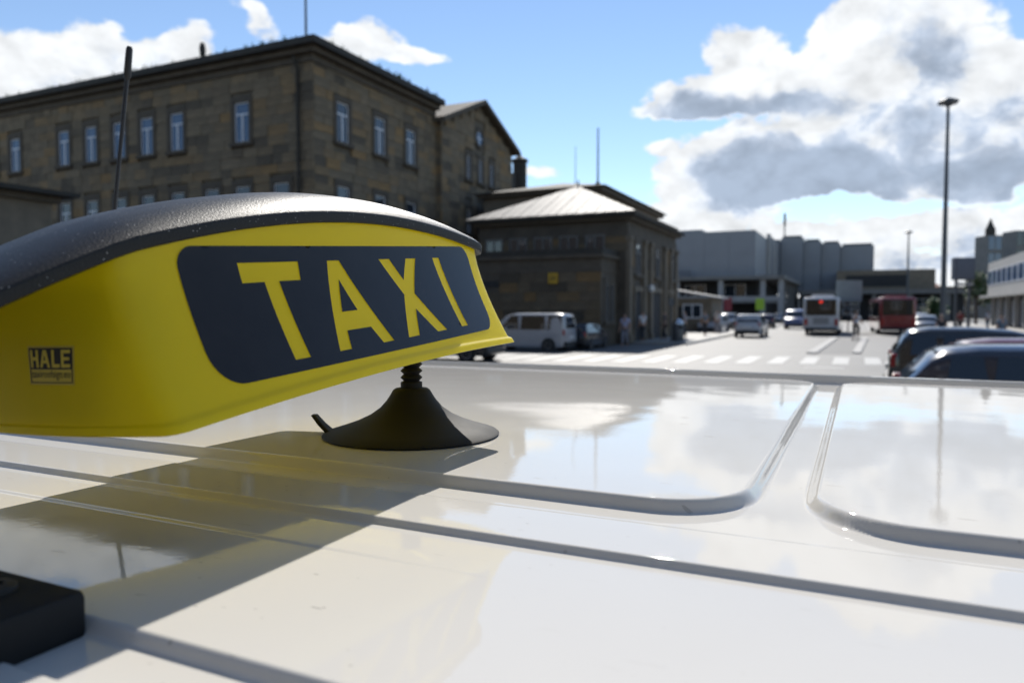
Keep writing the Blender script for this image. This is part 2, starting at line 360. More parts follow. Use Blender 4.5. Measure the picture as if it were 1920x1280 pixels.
# zebra crossing: every bar is its own painted sheet
P1, P2 = ground(1636, 677), ground(1085, 671)
axis = (P2-P1); n_bar = int(axis.length/1.12)
zm = MB().box(-0.27, 0.27, -2.1, 2.1, 0.0, 0.005).mesh('zebra_bar', M['road_paint'])
zebra = empty('zebra_crossing', P1, RZ); tag(zebra, kind='structure')
for i in range(n_bar+6):
    d = axis.normalized()*(i*1.12)
    lx = d.dot(WV); ly = d.dot(U)
    inst('painted_bar', zm, zebra, (lx, ly, 0.004))
def line_mark(name, p, q, wdt):
    d = (q-p); n = Vector((-d.y, d.x, 0)).normalized()*wdt/2
    vs = [p-n, p+n, q+n, q-n]
    m = MB().add([(v.x, v.y, 0.006) for v in vs]+[(v.x, v.y, 0.001) for v in vs], [(0, 1, 2, 3), (4, 5, 1, 0), (5, 6, 2, 1), (6, 7, 3, 2), (7, 4, 0, 3)])
    return tag(m.build(name, M['road_paint']), kind='structure')
isl = empty('traffic_island', (0, 0, 0)); tag(isl, kind='structure')
q = [ground(1522, 663), ground(1606, 663), ground(1622, 634), ground(1566, 634)]
MB().add([(v.x, v.y, 0.008) for v in q]+[(v.x, v.y, 0.0) for v in q], [(0, 1, 2, 3), (4, 5, 1, 0), (5, 6, 2, 1), (6, 7, 3, 2), (7, 4, 0, 3)]).build('island_surface', M['asphalt_dark'], isl)
def kerbline(p, q, wd, h, parent):
    d = (q-p); n = Vector((-d.y, d.x, 0)).normalized()*wd/2
    vs = [p-n, p+n, q+n, q-n]
    MB().add([(v.x, v.y, 0.0) for v in vs]+[(v.x, v.y, h) for v in vs], [(3, 2, 1, 0), (4, 5, 6, 7), (0, 1, 5, 4), (1, 2, 6, 5), (2, 3, 7, 6), (3, 0, 4, 7)]).build('kerb_line', M['concrete_light'], parent, bevel=0.02)
kerbline(q[0], q[3], 0.42, 0.07, isl); kerbline(q[1], q[2], 0.36, 0.07, isl)
line_mark('stop_line', ground(1508, 688), ground(1582, 690), 0.35)
for k in range(9):
    a0 = 78+k*9
    p = ab(a0, -1.0, 0); line_mark('lane_marking', p, p+U*4, 0.15)

# ------------------------------------------------------------------ the taxi whose roof fills the foreground
# roof frame: p = distance from the camera line across the car (U), q = along the car (WV), z above the raised panel
taxi = empty('taxi_van', (0, 0, 0), RZ)
tag(taxi, 'white taxi van whose ribbed glossy roof fills the foreground', 'van')
def sm(x, a, b):
    t = min(1.0, max(0.0, (x-a)/(b-a))); return t*t*(3-2*t)
def rrect(p, q, p0, p1, q0, q1, r):
    cx, cy, hx, hy = (p0+p1)/2, (q0+q1)/2, (p1-p0)/2-r, (q1-q0)/2-r
    dx, dy = abs(p-cx)-hx, abs(q-cy)-hy
    return math.hypot(max(dx, 0), max(dy, 0)) + min(max(dx, dy), 0) - r
QA0, QA1, QB0, QB1 = -1.25, -0.057, -0.018, 1.10
def roof_z(p, q):
    z = -0.0155
    z += 0.0048*sm(p, 0.1690, 0.1738)                       # rib nearest the door
    z += 0.0008*sm(p, 0.2695, 0.2725)*(1-sm(q, -0.33, -0.12))   # faint crease that dies out
    z += 0.0035*sm(p, 0.3118, 0.3158)                       # middle rib
    z += -0.0006*sm(p, 0.3630, 0.3660)
    d = min(rrect(p, q, 0.392, 1.158, QA0, QA1, 0.047), rrect(p, q, 0.392, 1.158, QB0, QB1, 0.050))
    z += 0.0070*(1-sm(d, -0.0002, 0.0056+0.0035*sm(p, 0.40, 0.47)))
    z -= 0.0010*max(0, (p-0.65)/0.6)**2*1.5                 # slight crown
    z += 0.0130*sm(p, 1.178, 1.186) - 0.0130*sm(p, 1.198, 1.204)   # raised lip on the far side
    z += 0.0030*sm(p, 0.126, 0.131) - 0.0030*sm(p, 0.140, 0.1445)  # drip moulding on the near side
    if p < 0.125: z -= 0.35*(0.125-p)**1.0*sm(0.125-p, 0, 0.03)
    if p > 1.21: z -= 0.35*(p-1.21)*sm(p-1.21, 0, 0.03)
    e = max(0, abs(q-0.0)-1.12); z -= 0.5*e*e
    return z
def lin(a, b, n): return [a+(b-a)*i/n for i in range(n)]
ps = lin(0.06, 0.122, 8)+lin(0.122, 0.18, 66)+lin(0.18, 0.268, 8)+lin(0.268, 0.274, 8)+lin(0.274, 0.307, 6)+lin(0.307, 0.318, 18)+lin(0.318, 0.362, 5)+lin(0.362, 0.367, 6)+lin(0.367, 0.380, 8)+lin(0.380, 0.46, 64)+lin(0.46, 1.09, 22)+lin(1.09, 1.175, 40)+lin(1.175, 1.210, 44)+lin(1.21, 1.2801, 8)
qs = lin(-1.32, -1.26, 6)+lin(-1.26, -1.18, 14)+lin(-1.18, -0.36, 14)+lin(-0.36, -0.125, 12)+lin(-0.125, -0.070, 26)+lin(-0.070, -0.005, 66)+lin(-0.005, 0.050, 30)+lin(0.05, 1.02, 20)+lin(1.02, 1.1, 14)+lin(1.1, 1.3201, 12)
vs = [(q, p, ROOF_Z+roof_z(p, q)) for p in ps for q in qs]
nq = len(qs)
fs = [(i*nq+j, i*nq+j+1, (i+1)*nq+j+1, (i+1)*nq+j) for i in range(len(ps)-1) for j in range(nq-1)]
roof = MB().add(vs, fs).build('roof_panel', M['taxi'], taxi)
for f in roof.data.polygons: f.use_smooth = True
# body below the roof: glass house, waist, wheels
def body_loft(sections, name, m, parent):
    v = []; f = []; n = len(sections[0])
    for s_ in sections: v += s_
    for i in range(len(sections)-1):
        for j in range(n): j2 = (j+1) % n; f.append((i*n+j, i*n+j2, (i+1)*n+j2, (i+1)*n+j))
    f.append(tuple(range(n))[::-1]); f.append(tuple((len(sections)-1)*n+j for j in range(n)))
    return MB().add(v, f).build(name, m, parent, smooth=True)
def ring(x0, x1, y0, y1, z, r=0.08, k=4):
    o = []
    for cx, cy, a0 in ((x1-r, y1-r, 0), (x0+r, y1-r, 90), (x0+r, y0+r, 180), (x1-r, y0+r, 270)):
        for i in range(k+1):
            a = R(a0+90*i/k); o.append((cx+r*math.cos(a), cy+r*math.sin(a), z))
    return o
body_loft([ring(-2.2, 2.5, -0.22, 1.58, 0.28), ring(-2.3, 2.65, -0.28, 1.64, 0.55), ring(-2.28, 2.6, -0.27, 1.63, 0.98), ring(-2.2, 2.3, -0.2, 1.56, 1.12)], 'lower_body', M['taxi'], taxi)
body_loft([ring(-2.2, 1.75, -0.195, 1.555, 1.10), ring(-1.42, 1.40, 0.05, 1.29, 1.80), ring(-1.34, 1.34, 0.08, 1.26, 1.815)], 'glass_house', M['car_glass'], taxi)
for y0, y1, ys in ((0.045, 0.11, -0.2), (1.23, 1.295, 1.5)):
    box('roof_rail', M['taxi'], taxi, -1.36, 1.36, y0, y1, 1.79, 1.835-0.012)
wheel_me = {}
def wheel(parent, x, y, r, wd, name='wheel'):
    key = (round(r, 3), round(wd, 3))
    if key not in wheel_me:
        t = MB().lathe([(r*0.62, -wd/2), (r*0.93, -wd/2), (r, -wd*0.32), (r, wd*0.32), (r*0.93, wd/2), (r*0.62, wd/2)], 24, axis=1).mesh('tyre', M['tyre'], smooth=True)
        d = MB().lathe([(r*0.63, -wd*0.42), (r*0.6, -wd*0.52), (r*0.2, -wd*0.40), (r*0.12, -wd*0.55), (r*0.12, wd*0.55), (r*0.2, wd*0.40), (r*0.6, wd*0.52), (r*0.63, wd*0.42)], 20, axis=1).mesh('rim', M['rim'], smooth=True)
        wheel_me[key] = (t, d)
    t, d = wheel_me[key]
    o = inst(name, t, parent, (x, y, r)); inst('rim', d, o)
    return o
for x in (-1.45, 1.55):
    for y in (-0.17, 1.53): wheel(taxi, x, y, 0.33, 0.22)

# radio whip on the roof beyond the sign
ab_ = lambda p, q, z: (q, p, z)
ant = empty('roof_antenna', (0, 0, 0), RZ); tag(ant, 'leaning black rod antenna on the taxi roof behind the roof sign', 'antenna')
def inv_roof(px, py, H):
    d = dirpx(px, py); t = -H/d.z; P = d*t
    return P.dot(U), P.dot(WV)
AY = 0.96
base = at(188, 724, AY); tip = at(243, 88, AY+0.02); mid = at(216, 380, AY+0.004); thk = at(238, 148, AY+0.02)
def tl(v): return Vector((v.dot(WV), v.dot(U), v.z))
b0 = tl(base); b0.z = ROOF_Z-0.001
rodpts = [b0+(tl(mid)-b0)*k/4 for k in range(4)]+[tl(mid)]+[tl(mid)+(tl(thk)-tl(mid))*k/4 for k in range(1, 5)]
MB().tube(rodpts, 0.0025, 10).build('rod', M['black_trim'], ant, smooth=True)
tp = tl(tip)-tl(thk)
MB().tube([tl(thk)-tp*0.05, tl(thk)+tp*0.08, tl(thk)+tp*0.92, tl(tip)], [0.0026, 0.0046, 0.0042, 0.0030], 12).build('sleeve', M['black_trim'], ant, smooth=True)
MB().lathe([(0.026, 0), (0.026, 0.004), (0.018, 0.016), (0.007, 0.024)], 24, (b0.x, b0.y, ROOF_Z-0.0008)).build('foot', M['black_trim'], ant, smooth=True)

# black rubber block clamped on the near roof edge
blk = empty('rubber_block', (0, 0, 0), RZ); tag(blk, 'black rubber block with a bolt, clamped on the near roof edge, bottom left', 'block')
M['rubber'] = mat('black_rubber', (0.009, 0.009, 0.0095), 0.7, var=0.25, scale=60, spec=0.3)
zb = ROOF_Z-0.0168
MB().box(-0.40, -0.2495, 0.075, 0.170, zb, ROOF_Z+0.0015).build('pad', M['rubber'], blk, bevel=0.003, smooth=True)
MB().lathe([(0.008, 0), (0.008, 0.0016), (0.0068, 0.0024), (0.004, 0.0024), (0.004, 0.001)], 18, (-0.2785, 0.1535, ROOF_Z+0.0015)).build('bolt', M['black_trim'], blk, smooth=True)

# ------------------------------------------------------------------ the roof sign
SP = dict(p0=0.3833, h0=-0.0363, yaw=-0.0015, tilt=0.0767, L=0.170, Db=0.0706, Dt=0.0400, H=0.0928, kt=0.674, kb=0.1415)
sign = empty('taxi_roof_sign', (0, 0, 0))
tag(sign, 'yellow translucent TAXI roof sign with black arched cap in the foreground', 'taxi sign')
_o = U*SP['p0'] + WV*(-0.329) + Vector((0, 0, CAM_Z+SP['h0']))
_a = U*math.cos(SP['yaw'])+WV*math.sin(SP['yaw']); _b = -U*math.sin(SP['yaw'])+WV*math.cos(SP['yaw'])
_ax = _a*math.cos(SP['tilt'])+Vector((0, 0, 1))*math.sin(SP['tilt']); _up = -_a*math.sin(SP['tilt'])+Vector((0, 0, 1))*math.cos(SP['tilt'])
sign.matrix_world = Matrix.Translation(_o) @ Matrix((_ax, _b, _up)).transposed().to_4x4()
# local frame: x along the sign (away), y towards the lettered face, z up   (x, y, z) is left handed there, so faces are recalculated
BUL = 0.015
def zt_(s):
    e = max(0, abs(s)-SP['L']); return SP['H']-SP['kt']*s*s-0.55*e
def zb_(s): return -SP['kb']*s*s
def prof_t(f):
    t = SP['Dt']+(SP['Db']-SP['Dt'])*(1-f)**1.5
    if f < 0.075: t += 0.0022*(1-sm(f, 0.045, 0.075))
    return t
T0 = -0.030          # the housing is deeper towards the back: its middle lies behind the foot
def outline(D, L, r, nf=40, nc=6, ne=24, bul=BUL, s0=0.0):
    D = D-T0
    def half(sgn):
        o = []
        for i in range(nf+1): o.append((sgn*(-(L-r)+2*(L-r)*i/nf), sgn*D))
        for i in range(1, nc+1):
            a = R(90-90*i/nc)*0.86+R(12.6)
            o.append((sgn*(L-r+r*math.cos(a)*1.0), sgn*(D-r+r*math.sin(a))))
        s1, t1 = o[-1][0]*sgn, o[-1][1]*sgn
        for i in range(1, ne):
            t = t1*(1-2*i/ne); o.append((sgn*(s1+bul*(1-abs(t/t1)**2.0)), sgn*t))
        for i in range(nc, 0, -1):
            a = R(90-90*i/nc)*0.86+R(12.6)
            o.append((sgn*(L-r+r*math.cos(a)), -sgn*(D-r+r*math.sin(a))))
        return o
    return [(s+s0, t+T0) for s, t in half(1)+half(-1)]
def yellow():
    m = bpy.data.materials.new('translucent_yellow_plastic'); m.use_nodes = True
    nt = m.node_tree; N = nt.nodes; Lk = nt.links; N.clear()
    tc = N.new('ShaderNodeTexCoord'); n = N.new('ShaderNodeTexNoise'); n.inputs['Scale'].default_value = 18; n.inputs['Detail'].default_value = 8; n.inputs['Roughness'].default_value = .7; Lk.new(tc.outputs['Object'], n.inputs['Vector'])
    mx = N.new('ShaderNodeMix'); mx.data_type = 'RGBA'; Lk.new(n.outputs['Fac'], mx.inputs[0]); mx.inputs[6].default_value = (0.97, 0.775, 0.010, 1); mx.inputs[7].default_value = (0.98, 0.83, 0.025, 1)
    d = N.new('ShaderNodeBsdfDiffuse'); Lk.new(mx.outputs[2], d.inputs[0])
    t = N.new('ShaderNodeBsdfTranslucent'); t.inputs[0].default_value = (0.98, 0.87, 0.06, 1)
    a = N.new('ShaderNodeMixShader'); a.inputs[0].default_value = 0.62; Lk.new(d.outputs[0], a.inputs[1]); Lk.new(t.outputs[0], a.inputs[2])
    g = N.new('ShaderNodeBsdfGlossy'); g.inputs['Roughness'].default_value = 0.32; g.inputs[0].default_value = (1, 1, 1, 1)
    fr = N.new('ShaderNodeFresnel'); fr.inputs[0].default_value = 1.45
    fm = N.new('ShaderNodeMath'); fm.operation = 'MULTIPLY'; Lk.new(fr.outputs[0], fm.inputs[0]); fm.inputs[1].default_value = 0.45
    b = N.new('ShaderNodeMixShader'); Lk.new(fm.outputs[0], b.inputs[0]); Lk.new(a.outputs[0], b.inputs[1]); Lk.new(g.outputs[0], b.inputs[2])
    o = N.new('ShaderNodeOutputMaterial'); Lk.new(b.outputs[0], o.inputs[0])
    return m
M['yellow'] = yellow()
fl = [0, 0.008, 0.02, 0.035, 0.045, 0.05, 0.055, 0.06, 0.065, 0.07, 0.075, 0.09]+[0.09+0.91*i/22 for i in range(1, 23)]
vs = []; fs = []
for f in fl:
    D = prof_t(f) - (0.003*(1-f/0.008) if f < 0.008 else 0)
    L = SP['L']+0.002*f+ (0.0015 if f < 0.06 else 0)
    for (s, t) in outline(D, L, 0.009+0.005*f):
        vs.append((s, t, zb_(s)+(zt_(s)-0.22*max(0, -t)-zb_(s))*f))
n = len(outline(0.05, 0.17, 0.014))
for i in range(len(fl)-1):
    for j in range(n): j2 = (j+1) % n; fs.append((i*n+j, i*n+j2, (i+1)*n+j2, (i+1)*n+j))
# ruled bottom and top closing strips
h = n//2
def close(i):
    o = []
    front = [k for k in range(0, 41)]; back = [h+40-k for k in range(0, 41)]
    for k in range(40): o.append((i*n+front[k], i*n+front[k+1], i*n+back[k+1], i*n+back[k]))
    o.append(tuple(i*n+k for k in list(range(40, h+1)))); o.append(tuple(i*n+k % n for k in list(range(h+40, n+1))))
    return o
fs += close(0)
body = MB().add(vs, fs).build('illuminated_body', M['yellow'], sign, smooth=True, angle=50)
box('added_baffle', mat('baffle_brown', (0.30, 0.22, 0.08), 0.6), sign, -0.156, -0.148, -0.060, 0.034, 0.004, 0.056)  # unseen plate added inside to keep light from the near end
lidv = [v for v in vs[-n:]]
MB().add([(x*0.975, T0+(y-T0)*0.965, z-0.0015) for x, y, z in lidv]+[(x*0.975, T0+(y-T0)*0.965, z-0.0005) for x, y, z in lidv], [tuple(a % n for a in q_) for q_ in close(0)]+[tuple(a % n+n for a in q_)[::-1] for q_ in close(0)]+[(k, (k+1) % n, n+(k+1) % n, n+k) for k in range(n)]).build('reflector_lid', mat('reflector_white', (0.8, 0.78, 0.7), 0.6), sign)  # unseen white lid added below the cap to bounce light inside
# black cap: overhanging rim and domed top
M['cap'] = mat('black_grained_plastic', (0.012, 0.012, 0.0125), 0.46, var=0.12, scale=30, spec=0.24)
def grain(m, scale, dist, strength=1.0):
    nt = m.node_tree; N = nt.nodes; Lk = nt.links; b = N['Principled BSDF']
    tc = N.new('ShaderNodeTexCoord'); n = N.new('ShaderNodeTexNoise'); n.inputs['Scale'].default_value = scale; n.inputs['Detail'].default_value = 2; Lk.new(tc.outputs['Object'], n.inputs['Vector'])
    bp = N.new('ShaderNodeBump'); bp.inputs['Strength'].default_value = strength; bp.inputs['Distance'].default_value = dist
    Lk.new(n.outputs['Fac'], bp.inputs['Height']); Lk.new(bp.outputs[0], b.inputs['Normal'])
def dust_specks(m, scale, amount):
    nt = m.node_tree; N = nt.nodes; Lk = nt.links; b = N['Principled BSDF']
    tc = N.new('ShaderNodeTexCoord'); v = N.new('ShaderNodeTexVoronoi'); v.inputs['Scale'].default_value = scale; Lk.new(tc.outputs['Object'], v.inputs['Vector'])
    sp = N.new('ShaderNodeSeparateColor'); Lk.new(v.outputs['Color'], sp.inputs[0])
    a = N.new('ShaderNodeMath'); a.operation = 'GREATER_THAN'; Lk.new(sp.outputs[0], a.inputs[0]); a.inputs[1].default_value = 1-amount
    c = N.new('ShaderNodeMath'); c.operation = 'LESS_THAN'; Lk.new(v.outputs['Distance'], c.inputs[0]); c.inputs[1].default_value = 0.28
    d = N.new('ShaderNodeMath'); d.operation = 'MULTIPLY'; Lk.new(a.outputs[0], d.inputs[0]); Lk.new(c.outputs[0], d.inputs[1])
    mx = N.new('ShaderNodeMix'); mx.data_type = 'RGBA'; Lk.new(d.outputs[0], mx.inputs[0])
    src = b.inputs['Base Color'].links[0].from_socket if b.inputs['Base Color'].is_linked else None
    if src: Lk.new(src, mx.inputs[6])
    mx.inputs[7].default_value = (0.55, 0.55, 0.55, 1); Lk.new(mx.outputs[2], b.inputs['Base Color'])
grain(M['cap'], 1100, 0.00035, 0.7); dust_specks(M['cap'], 1300, 0.025)
cp = [(-0.006, 0.0025), (0.0006, -0.0016), (0.0026, -0.0022), (0.0036, -0.0014), (0.0042, 0.0034), (0.0041, 0.0042), (0.0036, 0.0048), (-0.0004, 0.0088), (-0.006, 0.0126), (-0.014, 0.0155), (-0.026, 0.0175), (-0.045, 0.0186), (-0.062, 0.0188)]
vs = []; fs = []
for (dt, dz) in cp:
    for (s, t) in outline(SP['Dt']+dt, 0.2045+dt*0.9, max(0.003, 0.012+dt*0.3), bul=0.006, s0=-0.031):
        vs.append((s, t, SP['H']-0.22*max(0, -t)-SP['kt']*s*s-0.10*max(0, abs(s)-0.16)+(dz if dz < 0.0055 else 0.0055+(dz-0.0055)*(1-0.55*min(1.25, abs(s)/0.20)**2))))
for i in range(len(cp)-1):
    for j in range(n): j2 = (j+1) % n; fs.append((i*n+j, i*n+j2, (i+1)*n+j2, (i+1)*n+j))
fs += close(len(cp)-1)
MB().add(vs, fs).build('cap', M['cap'], sign, smooth=True, angle=38)

# lettered black film: letter shapes are real cut-outs in it
def rr_poly(x0, x1, z0, z1, radii, k=8):
    o = []
    for cx, cz, a0, r in ((x1, z1, 0, radii[0]), (x0, z1, 90, radii[1]), (x0, z0, 180, radii[2]), (x1, z0, 270, radii[3])):
        sx = -1 if cx == x1 else 1; sz = -1 if cz == z1 else 1
        for i in range(k+1):
            a = R(a0+90*i/k); o.append((cx+sx*r+r*math.cos(a), cz+sz*r+r*math.sin(a)))
    return o
hb, ht = 0.0164, 0.0677
T_ = [(-0.1010, ht), (-0.1010, 0.0574), (-0.0860, 0.0574), (-0.0840, hb), (-0.0725, hb), (-0.0755, 0.0574), (-0.0590, 0.0574), (-0.0572, ht)]
A_ = [(-0.0325, ht), (-0.0480, hb), (-0.0376, hb), (-0.0350, 0.0268), (-0.0121, 0.0268), (-0.0058, hb), (0.0055, hb), (-0.0217, ht)]
A_hole = [(-0.0266, 0.0565), (-0.0333, 0.0376), (-0.0188, 0.0376)]
X_ = [(0.0192, ht), (0.0362, 0.0437), (0.0226, hb), (0.0357, hb), (0.0440, 0.0337), (0.0600, hb), (0.0728, hb), (0.0492, 0.0437), (0.0640, ht), (0.0514, ht), (0.0414, 0.0532), (0.0312, ht)]
I_ = [(0.0878, ht), (0.0958, hb), (0.1050, hb), (0.0972, ht)]
def film_z(s, z): return z   # heights are measured in the sign's own frame
PANEL = rr_poly(-0.1365, 0.1465, 0.0103, 0.0760, (0.012, 0.010, 0.016, 0.014))
PANEL = [(x, z+ (0.0022*(1-(x/0.14)**2)) if z > 0.05 else z) for x, z in PANEL]
def resample(poly, step):
    o = []
    for i, p in enumerate(poly):
        q = poly[(i+1) % len(poly)]; d = math.dist(p, q); k = max(1, int(d/step))
        for j in range(k): o.append((p[0]+(q[0]-p[0])*j/k, p[1]+(q[1]-p[1])*j/k))
    return o
def surf_pt(s, z, off):
    f = (z-zb_(s))/(zt_(s)-zb_(s)); return (s, prof_t(f)+off, z)
def inside(p, poly):
    c = False; x, y = p; n_ = len(poly)
    for i in range(n_):
        x1, y1 = poly[i]; x2, y2 = poly[(i+1) % n_]
        if (y1 > y) != (y2 > y) and x < (x2-x1)*(y-y1)/(y2-y1)+x1: c = not c
    return c
def film(outer, holes, islands, off, name, m, parent, step=0.004):
    polys = [resample(p, step) for p in [outer]+holes+islands]
    pts = []; edges = []
    for p in polys:
        o = len(pts); pts += [Vector(v) for v in p]; edges += [(o+i, o+(i+1) % len(p)) for i in range(len(p))]
    xs = [p[0] for p in outer]; zs = [p[1] for p in outer]
    x = min(xs)+step
    while x < max(xs):
        z = min(zs)+step
        while z < max(zs):
            if all(min(math.dist((x, z), b) for b in pl) > step*0.45 for pl in polys) : pts.append(Vector((x, z)))
            z += step
        x += step
    V, E_, Fc, *_ = delaunay_2d_cdt(pts, edges, [], 0, 1e-6)
    out = []
    for f in Fc:
        c = sum((V[i] for i in f), Vector((0, 0)))/len(f)
        if not inside(c, outer): continue
        if any(inside(c, hl) for hl in holes) and not any(inside(c, il) for il in islands): continue
        out.append(tuple(f))
    o = MB().add([surf_pt(v[0], v[1], off) for v in V], out).build(name, m, parent, smooth=True, angle=80)
    return o
M['film'] = mat('black_film', (0.021, 0.020, 0.020), 0.14, var=0.1, scale=40, spec=0.24)
film(PANEL, [T_, A_, X_, I_], [A_hole], 0.0005, 'lettering_film', M['film'], sign)

# maker's sticker on the near end of the body
def end_pt(t, z, off):
    # point on the near end surface at across-position t and height z
    s_ = 0.18
    for _ in range(6):
        f = (z-zb_(s_))/(zt_(s_)-zb_(s_)); D = prof_t(f); L = SP['L']+0.002*f+(0.0015 if f < 0.06 else 0); r = 0.009+0.005*f
        s1 = L-r+r*math.cos(R(12.6)); t1 = D-T0-r+r*math.sin(R(12.6)); s_ = s1+BUL*(1-abs((t-T0)/t1)**2.0)
    return (-(s_+off), t, z)
def end_poly(poly, off, name, m, parent):
    pts = resample(poly, 0.003); E_ = [(i, (i+1) % len(pts)) for i in range(len(pts))]
    V, _, Fc, *_ = delaunay_2d_cdt([Vector(p) for p in pts], E_, [], 1, 1e-7)
    return MB().add([end_pt(v[0], v[1], off) for v in V], [tuple(f) for f in Fc]).build(name, m, parent)
M['sticker'] = mat('sticker_yellow', (0.60, 0.47, 0.06), 0.35)
M['sticker_black'] = mat('sticker_black', (0.015, 0.015, 0.016), 0.35)
ST = (0.0243, 0.0015, 0.0175, 0.0345)     # t right, t left, z bottom, z top
t1_, t0_, z0_, z1_ = ST
def stk(x, y): return (t0_+(t1_-t0_)*x, z0_+(z1_-z0_)*y)
def srect(x0, x1, y0, y1): return [stk(x0, y0), stk(x1, y0), stk(x1, y1), stk(x0, y1)]
stick = end_poly(srect(0, 1, 0, 1), 0.0004, 'maker_sticker', M['sticker'], sign)
end_poly(srect(0.03, 0.97, 0.40, 0.95), 0.0006, 'black_field', M['sticker_black'], stick)
for r_ in ((0.03, 0.97, 0.05, 0.075), (0.03, 0.055, 0.075, 0.40), (0.945, 0.97, 0.075, 0.40)):
    end_poly(srect(*r_), 0.0006, 'border', M['sticker_black'], stick)
Y0, Y1 = 0.45, 0.90
def lt(polys):
    for p in polys: end_poly([stk(x, Y0+(Y1-Y0)*y) for x, y in p], 0.0008, 'letter', M['sticker'], stick)
def rc(a, b, c, d): return [(a, c), (b, c), (b, d), (a, d)]
lt([[(0.07, 0), (0.125, 0), (0.125, 0.4), (0.195, 0.4), (0.195, 0), (0.25, 0), (0.25, 1), (0.195, 1), (0.195, 0.6), (0.125, 0.6), (0.125, 1), (0.07, 1)],
    [(0.28, 0), (0.335, 0), (0.355, 0.24), (0.365, 0.24), (0.43, 0.24), (0.445, 0), (0.50, 0), (0.43, 1), (0.355, 1)],
    [(0.54, 0), (0.71, 0), (0.71, 0.2), (0.595, 0.2), (0.595, 1), (0.54, 1)],
    [(0.74, 0), (0.93, 0), (0.93, 0.19), (0.795, 0.19), (0.795, 0.41), (0.91, 0.41), (0.91, 0.59), (0.795, 0.59), (0.795, 0.81), (0.93, 0.81), (0.93, 1), (0.74, 1)]])
end_poly([stk(x, Y0+(Y1-Y0)*y) for x, y in ((0.37, 0.42), (0.415, 0.42), (0.3925, 0.72))], 0.0010, 'letter_counter', M['sticker_black'], stick)
tcv = bpy.data.curves.new('small_print', 'FONT'); tcv.body = 'taxiroofsign.eu'; tcv.size = 1.0; tcv.resolution_u = 2
to = bpy.data.objects.new('small_print', tcv); col.objects.link(to)
bpy.context.view_layer.update()
tm = bpy.data.meshes.new_from_object(to.evaluated_get(bpy.context.evaluated_depsgraph_get()))
bpy.data.objects.remove(to)
xs = [v.co.x for v in tm.vertices]; x0, x1 = min(xs), max(xs)
for v in tm.vertices:
    fx = 0.08+0.84*(v.co.x-x0)/(x1-x0); fy = 0.19+0.20*v.co.y/0.7
    v.co = end_pt(*stk(fx, fy), 0.0008)
tm.materials.clear(); tm.materials.append(M['sticker_black']); inst('small_print', tm, stick)

# suction foot
M['cup'] = mat('black_cup_rubber', (0.007, 0.0068, 0.0066), 0.7, var=0.2, scale=25, spec=0.3)
ZC = ROOF_Z+0.0003
foot = empty('suction_foot', (0, 0, 0), RZ); tag(foot, 'black rubber suction cup with ribbed stem under the taxi sign', 'suction cup')
cx, cy = -0.329, 0.504
MB().lathe([(0.058, 0.0), (0.0700, 0.0), (0.0716, 0.0009), (0.0700, 0.0022), (0.0585, 0.0058), (0.0455, 0.0104), (0.0340, 0.0158), (0.0255, 0.0218), (0.0200, 0.0280), (0.0165, 0.0335), (0.0150, 0.0362), (0.0130, 0.0376), (0.009, 0.0380)], 64, (cx, cy, ZC)).build('cup', M['cup'], foot, smooth=True)
pr = [(0.0088, 0.037), (0.0088, 0.0425)]
z = 0.0425
for k in range(6):
    pr += [(0.0062, z+0.0012), (0.0088, z+0.0036), (0.0088, z+0.0042)]; z += 0.0054
pr.append((0.0062, z+0.001))
MB().lathe(pr, 28, (cx, cy, ZC)).build('ribbed_stem', M['cup'], foot, smooth=True, angle=25)
# pull tab on the cup's rim
ta = math.atan2(-0.10, -1.0)
tabs = []
for (r_, z_, hw, th) in ((0.050, 0.0060, 0.008, 0.0016), (0.0670, 0.0022, 0.0075, 0.0022), (0.0735, 0.0085, 0.006, 0.0020), (0.0795, 0.0160, 0.0045, 0.0018)):
    d = Vector((math.cos(R(206)), math.sin(R(206)), 0)); nn = Vector((-d.y, d.x, 0))
    c_ = Vector((cx, cy, ZC))+d*r_+Vector((0, 0, z_))
    tabs.append([c_-nn*hw-d*th, c_+nn*hw-d*th, c_+nn*hw+d*th, c_-nn*hw+d*th])
v_ = [tuple(x) for s_ in tabs for x in s_]
MB().add(v_, [(0, 1, 2, 3)[::-1], (12, 13, 14, 15)]+[(i*4+j, i*4+(j+1) % 4, (i+1)*4+(j+1) % 4, (i+1)*4+j) for i in range(3) for j in range(4)]).build('pull_tab', M['cup'], foot, bevel=0.0006, smooth=True)

